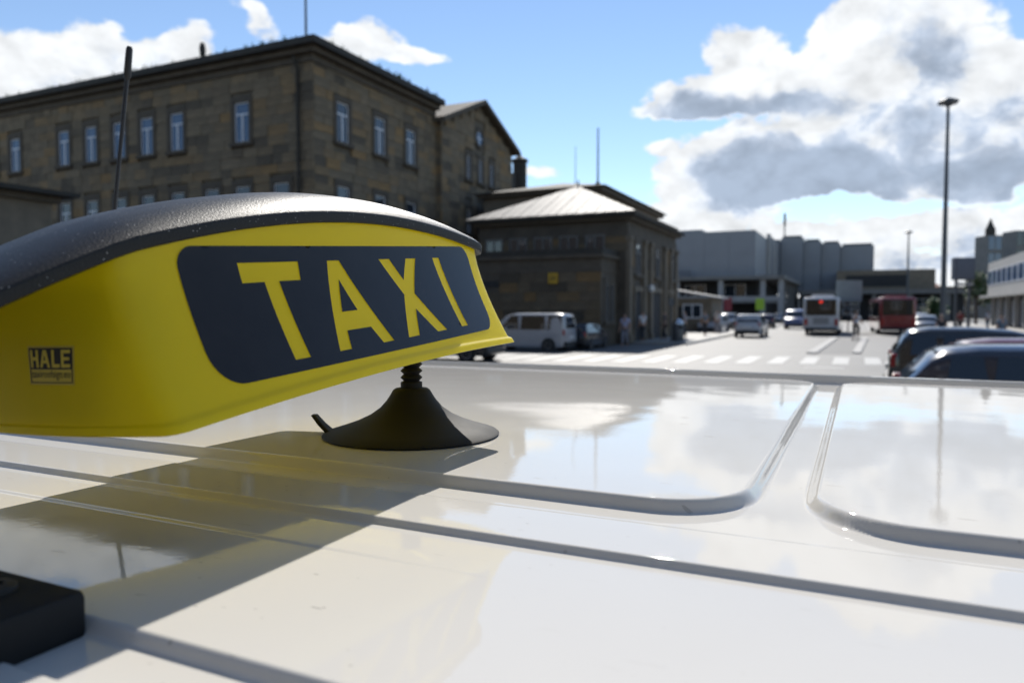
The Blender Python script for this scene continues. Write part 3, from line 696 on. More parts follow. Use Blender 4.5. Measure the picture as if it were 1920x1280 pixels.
# ------------------------------------------------------------------ buildings
def face_frame(which, off):           # object placement for a wall face: front looks along -y, side looks along +x
    if which == 'front': return lambda x, z: ((x, off, z), 0.0)
    return lambda y, z: ((off, y, z), R(90))
win_cache = {}
def window(parent, fr, x, z0, w, h, style='T', glassm='glass', surround=True, depth=0.10, frame_m='win_frame'):
    key = (round(w, 2), round(h, 2), style, glassm, surround, depth, frame_m)
    if key not in win_cache:
        t = 0.07*min(1.4, max(0.6, w)); d0, d1 = depth-0.05, depth+0.005
        f = MB().box(-w/2, -w/2+t, d0, d1, 0, h).box(w/2-t, w/2, d0, d1, 0, h).box(-w/2+t, w/2-t, d0, d1, 0, t).box(-w/2+t, w/2-t, d0, d1, h-t, h)
        panes = []
        if style == 'T':
            zt = h*0.68
            f.box(-w/2+t, w/2-t, d0-0.01, d1, zt, zt+t*1.2).box(-t*0.7, t*0.7, d0-0.012, d1, t, zt)
            panes = [(-w/2+t, -t*0.7, t, zt), (t*0.7, w/2-t, t, zt), (-w/2+t, w/2-t, zt+t*1.2, h-t)]
        elif style == 'H':
            f.box(-t*0.5, t*0.5, d0-0.01, d1, t, h-t); panes = [(-w/2+t, -t*0.5, t, h-t), (t*0.5, w/2-t, t, h-t)]
        else: panes = [(-w/2+t, w/2-t, t, h-t)]
        pm = [MB().box(a, b, depth-0.015, depth-0.002, c, e).mesh('pane', M[glassm]) for a, b, c, e in panes]
        sm_ = None; sl_ = None
        if surround:
            g = 0.26
            sm_ = MB().box(-w/2-g, -w/2, -0.05, 0.14, 0, h).box(w/2, w/2+g, -0.05, 0.14, 0, h).box(-w/2-g, w/2+g, -0.06, 0.14, h, h+0.34).mesh('window_surround', M['stone_trim'])
            sl_ = MB().box(-w/2-g-0.05, w/2+g+0.05, -0.16, 0.14, -0.20, 0.0).mesh('window_sill', M['stone_trim'])
        win_cache[key] = (f.mesh('window', M[frame_m]), pm, sm_, sl_)
    fm, pm, sm_, sl_ = win_cache[key]
    loc, rz = fr(x, z0)
    o = inst('window', fm, parent, loc, rz)
    for p in pm: inst('pane', p, o)
    if sm_: inst('window_surround', sm_, o); inst('window_sill', sl_, o)
    return o
block_me = MB().box(-0.5, 0.5, 0.0, 1.0, -0.5, 0.5).mesh('stone_block', M['stone'], bevel=0.03, bseg=1)
class Blocks:
    def __init__(s, me=None, m=None): s.items = []; s.me = me or block_me; s.m = m or M['stone']
    def face(s, fr, x0, x1, z0, z1, holes, ch=0.5, limit=None, lmin=0.7, lmax=1.5, depth=0.13, rank=lambda x, z: 0):
        z = z0
        while z < z1-0.12:
            hh = min(ch*random.uniform(0.85, 1.15), z1-z)
            a, b = (x0, x1) if limit is None else limit(z+hh)
            segs = [(a, b)] if b-a > 0.3 else []
            for (hx0, hx1, hz0, hz1) in holes:
                if hz1 <= z+0.03 or hz0 >= z+hh-0.03: continue
                new = []
                for (p, q) in segs:
                    if hx1 <= p or hx0 >= q: new.append((p, q)); continue
                    if hx0-p > 0.05: new.append((p, hx0))
                    if q-hx1 > 0.05: new.append((hx1, q))
                segs = new
            for (p, q) in segs:
                x = p
                while x < q-0.02:
                    l = random.uniform(lmin, lmax)
                    if q-(x+l) < 0.45: l = q-x
                    j = 0.012
                    pr = random.uniform(-0.02, 0.025)
                    s.items.append((rank(x, z), fr, x+l/2, z+hh/2, max(0.05, l-j), hh-j, depth, pr))
                    x += l
            z += hh
    def emit(s, parent, n=300):
        s.items.sort(key=lambda t: t[0])
        for (r_, fr, x, z, l, h, d, pr) in s.items[:n]:
            loc, rz = fr(x, z)
            o = inst('stone_block', s.me, parent, loc, rz, (l, d, h))
            dv = Vector((0, -pr, 0)); dv.rotate(Euler((0, 0, rz))); o.location = Vector(loc)+dv
        rest = s.items[n:]
        if rest:
            mb = MB()
            for (r_, fr, x, z, l, h, d, pr) in rest:
                loc, rz = fr(x, z); c, sn = math.cos(rz), math.sin(rz)
                vs = []
                for (dx, dy, dz) in ((-l/2, -pr, -h/2), (l/2, -pr, -h/2), (l/2, d, -h/2), (-l/2, d, -h/2), (-l/2, -pr, h/2), (l/2, -pr, h/2), (l/2, d, h/2), (-l/2, d, h/2)):
                    vs.append((loc[0]+dx*c-dy*sn, loc[1]+dx*sn+dy*c, loc[2]+dz))
                mb.add(vs, [(0, 3, 2, 1), (4, 5, 6, 7), (0, 1, 5, 4), (1, 2, 6, 5), (2, 3, 7, 6), (3, 0, 4, 7)])
            o = mb.build('stone_blocks', s.m, parent); o['kind'] = 'stuff'

# --- big sandstone building, nearest corner at a=31.5, b=26.9
bl = empty('stone_building', ab(31.5, 26.75), RZ)
tag(bl, 'tall dark sandstone building with gabled bay and rows of windows, left background', 'building')
front = face_frame('front', 0.0); side = face_frame('side', 0.0); bay = face_frame('side', 0.40)
ZE = 15.25                                   # underside of the eaves
box('wall', M['mortar'], bl, -36, -0.115, 0.115, 24.6, 0, ZE)
holes_f = []; holes_s = []; holes_b = []
up_x = [26.9-b for b in (32.0, 37.2, 39.8, 42.3, 45.0, 47.7, 52.9, 55.5, 58.1)]
lo_x = [26.9-b for b in (29.15, 32.0, 34.4, 37.2, 39.8, 42.3, 45.0, 47.7, 52.9, 55.5)]
WW, WH = 1.10, 2.25
for x in up_x:
    window(bl, front, x, 11.42, WW, WH, 'T', 'glass_blue'); holes_f.append((x-WW/2-0.26, x+WW/2+0.26, 11.22, 11.42+WH+0.34))
for i, x in enumerate(lo_x):
    window(bl, front, x, 6.7, WW, WH, 'T', 'glass'); holes_f.append((x-WW/2-0.26, x+WW/2+0.26, 6.5, 6.7+WH+0.34))
    window(bl, front, x, 2.0, WW, WH, 'T', 'glass'); holes_f.append((x-WW/2-0.26, x+WW/2+0.26, 1.8, 2.0+WH+0.34))
sy = [2.55, 6.14, 9.55]
for y in sy:
    for z0 in (2.0, 6.7, 11.42):
        window(bl, side, y, z0, WW, WH, 'T', 'glass'); holes_s.append((y-WW/2-0.26, y+WW/2+0.26, z0-0.2, z0+WH+0.34))
B = Blocks()
B.face(front, -36, 0.0, 0.3, ZE, holes_f, rank=lambda x, z: -x*0.55+abs(z-12.5)*1.2)
B.face(side, 0.118, 12.8, 0.3, ZE, holes_s, rank=lambda x, z: x*1.0+abs(z-12.5)*1.2)
# gabled bay
BY0, BY1, PK, PZ, EZ = 12.8, 24.2, 18.5, 17.45, 15.0
MB().prism([(BY0, 0), (BY1, 0), (BY1, EZ), (PK, PZ), (BY0, EZ)], 0, -6.0, 0.285).build('bay_wall', M['mortar'], bl)
tri = []
for k in (-1.9, 0, 1.9):
    for z0 in (3.0, 7.6, 11.6):
        window(bl, bay, PK+k+0.1, z0, 0.62, 1.75, 'H', 'glass'); holes_b.append((PK+k+0.1-0.57, PK+k+0.1+0.57, z0-0.2, z0+1.75+0.34))
holes_b.append((PK-0.85, PK+0.85, 14.1, 15.8))
B.face(bay, BY0+0.13, BY1, 0.3, PZ-0.2, holes_b, limit=lambda z: (BY0+0.13, BY1) if z < EZ else (BY0+(z-EZ)/(PZ-EZ)*(PK-BY0), BY1-(z-EZ)/(PZ-EZ)*(BY1-PK)), rank=lambda x, z: x*1.15+abs(z-12.5)*1.2)
B.face(face_frame('front', BY0), -0.02, 0.40, 0.3, EZ, [], lmin=0.5, lmax=0.8, depth=0.12, rank=lambda x, z: 99)
B.emit(bl)
rw = MB().lathe([(0.52, -0.02), (0.52, 0.10), (0.80, 0.10), (0.84, 0.03), (0.80, -0.04), (0.60, -0.04)], 28, axis=0, caps=False).build('round_window', M['stone_trim'], bl, loc=(0.33, PK, 14.95), smooth=True)
MB().lathe([(0.001, 0.0), (0.54, 0.0), (0.54, 0.02), (0.001, 0.02)], 24, axis=0).build('pane', M['glass_blue'], rw)
MB().box(0.02, 0.05, -0.03, 0.03, -0.52, 0.52).box(0.021, 0.051, -0.52, -0.03, -0.03, 0.03).box(0.021, 0.051, 0.03, 0.52, -0.03, 0.03).build('glazing_bars', M['win_frame'], rw)
# eaves: frieze, cornice, gutter edge
for nm, m, o0, z0, z1 in (('frieze', M['stone_trim'], 0.10, ZE, ZE+0.38), ('cornice', M['stone_trim'], 0.45, ZE+0.38, ZE+0.66), ('roof_edge', M['eave'], 0.85, ZE+0.66, ZE+1.02)):
    MB().box(-37, o0, -o0, 0.6, z0, z1).box(-1.0, o0-0.002, 0.6, 12.6, z0+0.001, z1-0.001).build(nm, m, bl)
MB().add([(-37, -0.8, ZE+1.03), (0.8, -0.8, ZE+1.03), (0.8, 12.6, ZE+1.03), (-37, 12.6, ZE+1.03), (-31, 5, ZE+2.0), (-6, 5, ZE+2.0), (-6, 10, ZE+2.0), (-31, 10, ZE+2.0)],
         [(0, 1, 5, 4), (1, 2, 6, 5), (2, 3, 7, 6), (3, 0, 4, 7), (4, 5, 6, 7), (3, 2, 1, 0)]).build('roof', M['roof_dark'], bl)
def gable_roof(y0, y1, pk, ez, pz, x0, x1, t, ov):
    k0 = (pz-ez)/(pk-y0); k1 = (pz-ez)/(y1-pk)
    return MB().prism([(y0-ov, ez-ov*k0), (pk, pz), (y1+ov, ez-ov*k1), (y1+ov, ez-ov*k1+t), (pk, pz+t), (y0-ov, ez-ov*k0+t)], 0, x0, x1)
gable_roof(BY0, BY1, PK, EZ+0.02, PZ+0.02, -6, 0.95, 0.34, 0.55).build('bay_roof', M['stone_trim'], bl)
# downpipe by the corner, weeds on the gutter, roof things
MB().tube([(-0.9, -0.14, 0.2), (-0.9, -0.14, ZE-0.35), (-0.9, -0.45, ZE+0.3)], 0.085, 10).build('downpipe', M['eave'], bl, smooth=True)
wd = MB()
for k in range(170):
    x = -random.random()**1.3*35; y = -0.75
    if k > 100: x, y = 0.75, random.random()*12
    hgt = random.uniform(0.08, 0.42)*random.random()**0.5
    for q in range(4):
        a = random.random()*6.28; dx, dy = math.cos(a)*hgt*0.35, math.sin(a)*hgt*0.35
        wd.add([(x-0.02, y, ZE+1.0), (x+0.02, y+0.02, ZE+1.0), (x+dx, y+dy, ZE+1.02+hgt)], [(0, 1, 2)])
o = wd.build('gutter_weeds', M['leaf'], bl); o['kind'] = 'stuff'
MB().lathe([(0.06, 0), (0.06, 0.5), (0.16, 0.55), (0.19, 0.95), (0.13, 1.25), (0.03, 1.3)], 12, (-8.4, 0.3, ZE+1.05)).build('roof_vent', M['eave'], bl, smooth=True)
# lower wing, chimneys
box('wing_wall', M['stone_pale'], bl, -14, -0.6, 24.61, 40, 0, 11.2)
box('wing_roof', M['roof_dark'], bl, -14.3, -0.3, 24.62, 40.2, 11.2, 11.75)
MB().lathe([(0.62, 11.7), (0.62, 15.2), (0.74, 15.25), (0.74, 15.5), (0.5, 15.6), (0.12, 15.9), (0.12, 16.1)], 16, (-1.3, 29.5, 0)).build('chimney', M['eave'], bl, smooth=True)
box('chimney', M['eave'], bl, -2.0, -0.7, 26.0, 27.2, 11.7, 13.8)
box('plant_room', M['eave'], bl, -2.4, -0.5, 30.8, 34.2, 11.7, 13.2)
fp = empty('flagpole', ab(31.5, 26.9)+WV*-1.1+U*1.0+Vector((0, 0, ZE+1.0)), RZ); tag(fp, 'thin flagpole on the roof at the corner of the tall stone building', 'flagpole')
MB().tube([(0, 0, 0), (0, 0, 7)], [0.08, 0.045], 8).build('pole', M['steel'], fp); MB().lathe([(0.16, 0), (0.16, 0.12), (0.09, 0.3)], 10).build('base', M['steel'], fp)

# --- small stone lodge at the left edge of the picture
lg = empty('stone_lodge', ab(19.3, 30.0), RZ); tag(lg, 'low stone lodge with overhanging flat eaves at the left edge', 'building')
box('wall', M['stone_pale'], lg, -8, 0, -14, 0, 0, 6.3)
for y in (-2.2, -5.2, -8.2): window(lg, face_frame('side', 0.0), y, 1.2, 1.1, 2.2, 'T', 'glass', depth=-0.02)
box('cornice', M['stone_trim'], lg, -8.2, 0.25, -14, 0.25, 6.3, 6.55)
MB().add([(-8.8, -14.5, 6.56), (0.75, -14.5, 6.56), (0.75, 0.75, 6.56), (-8.8, 0.75, 6.56), (-8.8, -14.5, 6.74), (0.75, -14.5, 6.74), (0.75, 0.75, 6.74), (-8.8, 0.75, 6.74), (-4, -10, 7.5), (-4, -4, 7.5)],
         [(0, 3, 2, 1), (0, 1, 5, 4), (1, 2, 6, 5), (2, 3, 7, 6), (3, 0, 4, 7), (4, 5, 8), (5, 6, 9, 8), (6, 7, 9), (7, 4, 8, 9)]).build('roof', M['eave'], lg)

# --- pavilion with the pale hipped roof, corner at a=39.8, b=11.7
pv = empty('stone_pavilion', ab(39.8, 11.7), RZ); tag(pv, 'dark stone pavilion with pale hipped metal roof beyond the sign', 'building')
M['stone_ashlar'] = mat('stone_ashlar', (0.10, 0.082, 0.060), 0.85, var=0.3, scale=1.3, bump=0.4, bscale=6)
PZE = 6.95
front = face_frame('front', 0.0); side = face_frame('side', 0.0)
box('wall', M['stone_ashlar'], pv, -9.3, -0.02, 0.02, 11.9, 0, PZE-0.02)
box('frieze', M['stone_ashlar'], pv, -9.34, 0.04, -0.04, 11.96, PZE-0.9, PZE-0.4)
box('cornice', M['stone_trim'], pv, -9.6, 0.3, -0.3, 12.2, PZE-0.02, PZE+0.16, bevel=0.03)
box('gutter', M['eave'], pv, -9.85, 0.55, -0.55, 12.4, PZE+0.16, PZE+0.34, bevel=0.03)
# hipped roof: standing-seam sheets, each one its own piece
AP = (-4.65, 4.7, 9.75); ez = PZE+0.345
rc_ = [(-9.95, -0.62), (0.62, -0.62), (0.62, 10.0), (-9.95, 10.0)]
for side_i in range(4):
    c0, c1 = rc_[side_i], rc_[(side_i+1) % 4]; nst = 18
    for k in range(nst):
        a, b = k/nst, (k+1)/nst-0.004
        pts = []
        def up(t, f):
            x = c0[0]+(c1[0]-c0[0])*t; y = c0[1]+(c1[1]-c0[1])*t
            return (x+(AP[0]-x)*f, y+(AP[1]-y)*f, ez+(AP[2]-ez)*f)
        # sheets run straight up the slope and are cut at the hips
        fa, fb = 1-abs(2*a-1), 1-abs(2*b-1)
        def P(t, f):
            mid = (c0[0]+c1[0])/2, (c0[1]+c1[1])/2
            x = c0[0]+(c1[0]-c0[0])*t; y = c0[1]+(c1[1]-c0[1])*t
            return Vector((x+(AP[0]-mid[0])*f, y+(AP[1]-mid[1])*f, ez+(AP[2]-ez)*f))
        A0, B0, B1, A1 = P(a, 0), P(b, 0), P(b, fb), P(a, fa)
        if a < 0.5 < b: poly = [A0, B0, B1, P(0.5, 1), A1]
        else: poly = [A0, B0, B1, A1]
        nrm = (B0-A0).cross(P(0.5, 1)-A0).normalized(); th = 0.05+0.012*(k % 2)
        n_ = len(poly)
        MB().add([p for p in poly]+[p+nrm*th for p in poly], [tuple(range(n_))[::-1], tuple(range(n_, 2*n_))]+[(i, (i+1) % n_, n_+(i+1) % n_, n_+i) for i in range(n_)]).build('roof_sheet', M['roof_metal'], pv)
MB().add([(x, y, ez-0.01) for x, y in rc_]+[(AP[0], AP[1], AP[2]-0.03)], [(0, 1, 4), (1, 2, 4), (2, 3, 4), (3, 0, 4), (3, 2, 1, 0)]).build('roof', M['roof_metal'], pv)
MB().tube([(AP[0], AP[1], AP[2]-0.1), (AP[0], AP[1], AP[2]+0.45)], [0.09, 0.03], 8).build('finial', M['eave'], pv)
# front: clerestory windows
for x in (-8.3, -6.7, -5.1, -3.5, -1.9):
    window(pv, front, x, 5.22, 1.15, 0.95, 'H', 'glass', surround=False, depth=0.0, frame_m='concrete')
# right side: pilasters, attic window, three doorways
for y in (0.0, 3.1, 4.6, 8.2, 9.9, 11.5):
    MB().box(-0.1, 0.16, y, y+0.42, 0.5, PZE-0.9).box(-0.1, 0.24, y-0.06, y+0.48, 0.1, 0.5).box(-0.1, 0.24, y-0.06, y+0.48, PZE-1.15, PZE-0.905).build('pilaster', M['stone_pale'], pv)
for y in (2.1, 6.6, 10.8): window(pv, side, y, 4.0, 0.95, 1.75, 'T', 'glass', depth=-0.01, frame_m='concrete')
def doorway(y, w, h):
    f = MB().box(-0.05, 0.10, y-w/2-0.18, y-w/2, 0.1, h).box(-0.05, 0.10, y+w/2, y+w/2+0.18, 0.1, h).box(-0.05, 0.12, y-w/2-0.24, y+w/2+0.24, h, h+0.3).build('door_case', M['stone_pale'], pv)
    MB().box(-0.05, 0.03, y-w/2, y-0.02, 0.12, h).box(-0.05, 0.03, y+0.02, y+w/2, 0.12, h).build('door_leaves', M['dark_void'], f)
for y in (2.05, 6.4, 10.2): doorway(y, 1.3 if y != 6.4 else 2.0, 3.0)
MB().lathe([(0.08, 0), (0.2, 0.1), (0.2, 0.35), (0.07, 0.45)], 10, (0.32, 4.0, 3.0)).build('wall_lamp', M['lamp_clear'], pv, smooth=True)
# annex in front with its dark parapet
box('annex_wall', M['stone_ashlar'], pv, -10.6, -0.6, -2.8, 0.015, 0, 4.7)
box('annex_cornice', M['stone_trim'], pv, -10.8, -0.4, -3.0, 0.014, 4.7, 4.88)
box('parapet', M['eave'], pv, -10.7, -0.5, -2.9, 0.013, 4.88, 5.2)
box('string_course', M['stone_trim'], pv, -10.64, -0.56, -2.84, 0.012, 3.95, 4.12)
for y in (-1.85, -0.95): window(pv, face_frame('side', -0.6), y, 1.3, 0.5, 2.0, 'H', 'glass', depth=-0.01, frame_m='concrete')
for x in (-8.8, -7.2): box('vent_slot', M['dark_void'], pv, x-0.6, x+0.6, -2.83, -2.79, 3.2, 3.55)
M['stone_dark'] = mat('stone_dark', (0.1, 0.08, 0.06), 0.85, var=0.25, scale=1.6, bump=0.4, bscale=9, ramp=[tuple(c*0.68 for c in t_) for t_ in STONES])
dark_me = MB().box(-0.5, 0.5, 0.0, 1.0, -0.5, 0.5).mesh('stone_block', M['stone_dark'], bevel=0.03, bseg=1)
B2 = Blocks(dark_me, M['stone_dark'])
B2.face(face_frame('front', -2.85), -10.6, -0.6, 0.1, 3.94, [(-9.45, -8.15, 3.15, 3.6), (-7.85, -6.55, 3.15, 3.6)], depth=0.06)
B2.face(face_frame('front', -0.03), -9.3, -0.02, 5.22, 6.04, [(x-0.6, x+0.6, 5.2, 6.2) for x in (-8.3, -6.7, -5.1, -3.5, -1.9)], depth=0.06)
B2.face(face_frame('side', 0.03), 0.45, 11.4, 0.2, PZE-0.95, [(y-0.75, y+0.75, 3.75, 6.15) for y in (2.1, 6.6, 10.8)]+[(y-w-0.26, y+w+0.26, 0, 3.35) for y, w in ((2.05, 0.65), (6.4, 1.0), (10.2, 0.65))]+[(y-0.07, y+0.49, 0, 9) for y in (3.1, 4.6, 8.2, 9.9, 11.5)], depth=0.05)
B2.emit(pv)
# behind: taller attic block
box('attic_wall', M['stone_pale'], pv, -13, -4.3, 7.7, 24, 0, 9.9)
box('attic_cornice', M['stone_trim'], pv, -13.4, -3.9, 7.3, 24.4, 9.9, 10.2, bevel=0.04)
MB().add([(-13.7, 7.0, 10.21), (-3.6, 7.0, 10.21), (-3.6, 24.7, 10.21), (-13.7, 24.7, 10.21), (-8.6, 12, 11.4), (-8.6, 20, 11.4)], [(0, 1, 4), (1, 2, 5, 4), (2, 3, 5), (3, 0, 4, 5), (3, 2, 1, 0)]).build('attic_roof', M['eave'], pv)
ys = empty('yellow_sign', ab(39.8, 11.7), RZ); tag(ys, 'small square yellow sign on the dark pavilion annex wall', 'sign')
M['yellow_sign'] = mat('yellow_sign', (0.55, 0.33, 0.02), 0.5); M['cap_dark'] = M['black_trim']
box('board', M['yellow_sign'], ys, -3.55, -3.0, -2.96, -2.91, 3.35, 3.92, bevel=0.01)
MB().box(-3.42, -3.36, -2.966, -2.96, 3.48, 3.8).box(-3.30, -3.10, -2.966, -2.96, 3.55, 3.61).box(-3.30, -3.10, -2.966, -2.96, 3.68, 3.74).build('pictogram', M['black_trim'], ys)
MB().box(-3.52, -3.47, -2.91, -2.79, 3.4, 3.5).box(-3.08, -3.03, -2.91, -2.79, 3.4, 3.5).build('bracket', M['steel'], ys)
def mast(px, y_top, y_base, Y, r0, r1, label, name='roof_mast'):
    t = at(px, y_top, Y); b = at(px, y_base, Y)
    o = empty(name, b); tag(o, label, 'mast')
    MB().tube([(0, 0, 0), (0, 0, (t.z-b.z)*0.5), (0, 0, t.z-b.z)], [r0, (r0+r1)/2, r1], 8).build('pole', M['steel'], o)
    MB().lathe([(r0*3, 0), (r0*3, 0.1), (r0*1.5, 0.25)], 10).build('base', M['steel'], o)
mast(1121, 240, 348, 53, 0.075, 0.05, 'tall thin mast standing on the attic roof behind the pavilion')
mast(1079, 275, 348, 60, 0.035, 0.02, 'faint hair-thin mast left of the taller roof mast')

# --- low hut right of the pavilion
hu = empty('kiosk', ab(62, 11.0), RZ); tag(hu, 'low brown kiosk with sloping pale roof right of the pavilion', 'kiosk')
box('wall', M['stone_pale'], hu, -3.5, 0, 0, 5, 0.1, 2.9)
MB().prism([(-3.8, 3.6), (0.5, 2.85), (0.5, 2.98), (-3.8, 3.75)], 1, -0.4, 5.4).build('roof', M['concrete_light'], hu)
window(hu, face_frame('front', 0.0), -1.6, 1.2, 1.6, 1.2, 'H', 'glass', surround=False, depth=0.0)
box('door', M['dark_void'], hu, -3.2, -2.4, -0.04, 0.0, 0.1, 2.2)

# --- grey theatre block far down the street
th = empty('grey_theatre', ab(114.9, 14.2), RZ); tag(th, 'large grey windowless modern block with stepped boxes above a dark colonnade', 'building')
def panels(x0, x1, y, z0, z1, nx, nz, m, fr='front'):
    dx = (x1-x0)/nx; dz = (z1-z0)/nz
    for i in range(nx):
        for k in range(nz):
            if fr == 'front': MB().box(x0+i*dx+0.02, x0+(i+1)*dx-0.02, y-0.06, y-0.001, z0+k*dz+0.02, z0+(k+1)*dz-0.02).build('cladding_panel', m, th)
            else: MB().box(y+0.001, y+0.06, x0+i*dx+0.02, x0+(i+1)*dx-0.02, z0+k*dz+0.02, z0+(k+1)*dz-0.02).build('cladding_panel', m, th)
box('main_block', M['panel_grey'], th, -26, 0, 0, 33, 6.9, 13.8)
panels(-26, 0, 0, 6.95, 13.75, 7, 2, M['panel_grey'])
panels(0, 14, 0, 6.95, 13.75, 4, 1, M['panel_grey'], 'side')
box('roof_upstand', M['panel_grey'], th, -17, -8, 1, 10, 13.8, 14.3)
for k in range(4): box('glass_fin', M['panel_grey'] if k % 2 else M['concrete_light'], th, 0.02, 0.5, 15+k*4.5, 17.2+k*4.5, 7.2, 14.6-k*0.2)
box('stair_tower', M['panel_grey_dark'], th, -6, 0.3, 33.1, 38, 5, 15.2)
hts = [15.6, 14.9, 14.5, 14.0]; xs0 = [(0.4, 4.4), (4.45, 7.5), (7.55, 10.8), (10.85, 16.6)]
for i, ((x0, x1), hz) in enumerate(zip(xs0, hts)):
    y0 = 35.2+i*1.3
    box('stepped_block', M['panel_grey'], th, x0, x1, y0, y0+14, 5.4, hz)
    panels(x0, x1, y0, 5.42, hz, 1, 2, M['panel_grey'])
    box('roof_rail', M['steel'], th, x0+0.3, x1-0.3, y0+1, y0+1.06, hz, hz+0.5)
MB().tube([(1.0, 36, 15.5), (1.0, 36, 20.4)], [0.14, 0.1], 8).build('aerial', M['steel'], th)
MB().lathe([(0.2, 0), (0.24, 1.0), (0.2, 2.4)], 10, (1.0, 36, 18.0)).build('aerial_drum', M['steel'], th)
# lettering board along the fascia: dark unreadable signage
box('fascia_board', M['panel_grey_dark'], th, -15.5, -9.2, -1.5, -1.3, 6.9, 7.9)
box('floor_slab', M['concrete'], th, -26, 4.5, -3.2, 33, 6.35, 6.88)
for x in (-24, -17.5, -11, -4.5, 1.5, 4.0): box('column', M['concrete_light'], th, x-0.35, x+0.35, -2.6, -1.9, 0.1, 6.35)
for y in (6, 14, 22, 30): box('column', M['concrete'], th, 3.4, 4.0, y, y+0.6, 0.1, 6.35)
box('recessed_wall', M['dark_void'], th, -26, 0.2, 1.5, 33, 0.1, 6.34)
box('gallery_slab', M['concrete'], th, -12, 4.5, -2.4, 1.48, 2.9, 3.25)
box('gallery_parapet', M['concrete_light'], th, -12, 4.5, -2.42, -2.34, 3.25, 3.9)
for x in (-20, -15, -9, -3): window(th, face_frame('front', 1.5), x, 3.4, 3.2, 2.4, 'H', 'glass', surround=False, depth=-0.01)
box('link_slab', M['concrete'], th, 4.52, 30, 24, 52, 4.6, 5.3)
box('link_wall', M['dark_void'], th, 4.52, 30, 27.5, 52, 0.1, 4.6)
for x in (5.5, 11, 16.5, 22, 27.5): box('column', M['concrete'], th, x-0.3, x+0.3, 24.4, 25, 0.1, 4.6)
box('link_upper', M['stone_pale'], th, 10.5, 26, 30, 46, 5.3, 8.9)
box('link_window_band', M['dark_void'], th, 12, 22, 29.93, 30, 6.0, 8.0)
for z in (1.0, 2.6):
    for x in (8, 13, 18, 24): window(th, face_frame('front', 27.5), x, z, 2.6, 1.2, 'H', 'glass', surround=False, depth=-0.01)

# --- white modernist row on the right
rb = empty('white_office', ab(0, -13.8), RZ); tag(rb, 'pale two-storey office with ribbon windows at the right edge', 'building')
y0, y1 = 66, 103
box('ground_floor', M['dark_void'], rb, 0.6, 14, y0, y1, 0.1, 3.4)
box('upper_floor', M['concrete_light'], rb, 0, 14, y0-0.5, y1, 3.4, 7.35)
for k in range(12):
    y = y1-1.8-k*3.0; f = MB().box(-0.06, 0.02, y-1.4, y+1.4, 4.75, 4.82).box(-0.06, 0.02, y-1.4, y+1.4, 6.35, 6.42).box(-0.06, 0.02, y-1.4, y-1.33, 4.82, 6.35).box(-0.06, 0.02, y+1.33, y+1.4, 4.82, 6.35).build('window', M['win_frame'], rb)
    MB().box(-0.03, -0.005, y-1.33, y+1.33, 4.82, 6.35).build('pane', M['glass_blue'], f)
for k in range(8): box('column', M['concrete_light'], rb, 0.05, 0.45, y0+2+k*4.6, y0+2.4+k*4.6, 0.1, 3.4)
box('canopy', M['concrete_light'], rb, -0.8, 0.0, y0, y1, 3.3, 3.55)
for k in range(7): window(rb, lambda y, z: ((0.6, y, z), R(-90)), y0+4.5+k*4.6, 0.4, 3.2, 2.4, 'H', 'glass', surround=False, depth=0.0)

def tower(px0, px1, py, Y, m, gm_, label, cap=True):
    a = at(px0, py, Y); b = at(px1, py, Y); w = (b-a).length
    o = empty('tower_block', (a.x, Y, 0)); tag(o, label, 'tower')
    h = a.z
    box('core', M[m], o, 0, w, 0, w, 0, h)
    nf = max(3, int(h/3)); nx = 3
    for i in range(nf):
        for k in range(nx):
            if h-(i+1)*h/nf < 3: continue
            MB().box(w*(k+0.08)/nx, w*(k+0.92)/nx, -0.06, 0.0, h-(i+1)*h/nf+0.5, h-i*h/nf-0.25).build('pane', M[gm_], o)
    if cap: MB().lathe([(w*0.22, h), (w*0.22, h+1.4), (w*0.12, h+2.4), (0.1, h+3.6)], 12, (w*0.42, w*0.5, 0)).build('roof_lantern', M['eave'], o)
    return o
tower(1853, 1892, 441, 150, 'concrete', 'glass_blue', 'greenish glass tower with a pointed roof lantern behind the pale office')
tower(1906, 1945, 432, 130, 'concrete', 'glass', 'brown high block cut by the right edge of the picture', cap=False)
# low far row that closes the street
def low_block(px0, px1, ytop, Y, m, label, roofm=None, nwin=4):
    a = at(px0, ytop, Y); b = at(px1, ytop, Y); w = b.x-a.x; h = a.z
    o = empty('far_house', (a.x, Y, 0)); tag(o, label, 'building')
    box('wall', M[m], o, 0, w, 0, 9, 0, h)
    if roofm: MB().prism([(-0.4, h), (9.4, h), (4.5, h+2.2)], 0, -0.4, w+0.4).build('roof', M[roofm], o)
    else: box('parapet', M['eave'], o, -0.15, w+0.15, -0.15, 9.15, h, h+0.35)
    for k in range(nwin):
        for z in [z for z in (1.2, 4.4, 7.6) if z+1.8 < h]:
            window(o, face_frame('front', 0.0), w*(k+0.5)/nwin, z, min(1.6, w/nwin*0.55), 1.6, 'H', 'glass', surround=False, depth=0.0)
low_block(1672, 1774, 548, 170, 'concrete', 'far low house with a sunlit pinkish roof beside the red bus', 'rust', 5)
low_block(1776, 1850, 540, 160, 'stone_pale', 'far brown house behind the tall lamp mast', None, 4)
low_block(1560, 1672, 552, 200, 'concrete', 'far grey house glimpsed above the buses', None, 5)
low_block(1850, 1990, 520, 190, 'concrete', 'far block behind the glass tower', None, 5)
low_block(1180, 1330, 556, 180, 'concrete', 'far house behind the kiosk and the pavilion', None, 5)
low_block(1330, 1560, 560, 230, 'concrete', 'far grey house closing the street behind the colonnade', None, 6)
low_block(-260, 60, 470, 160, 'concrete', 'far block beyond the stone lodge', None, 6)

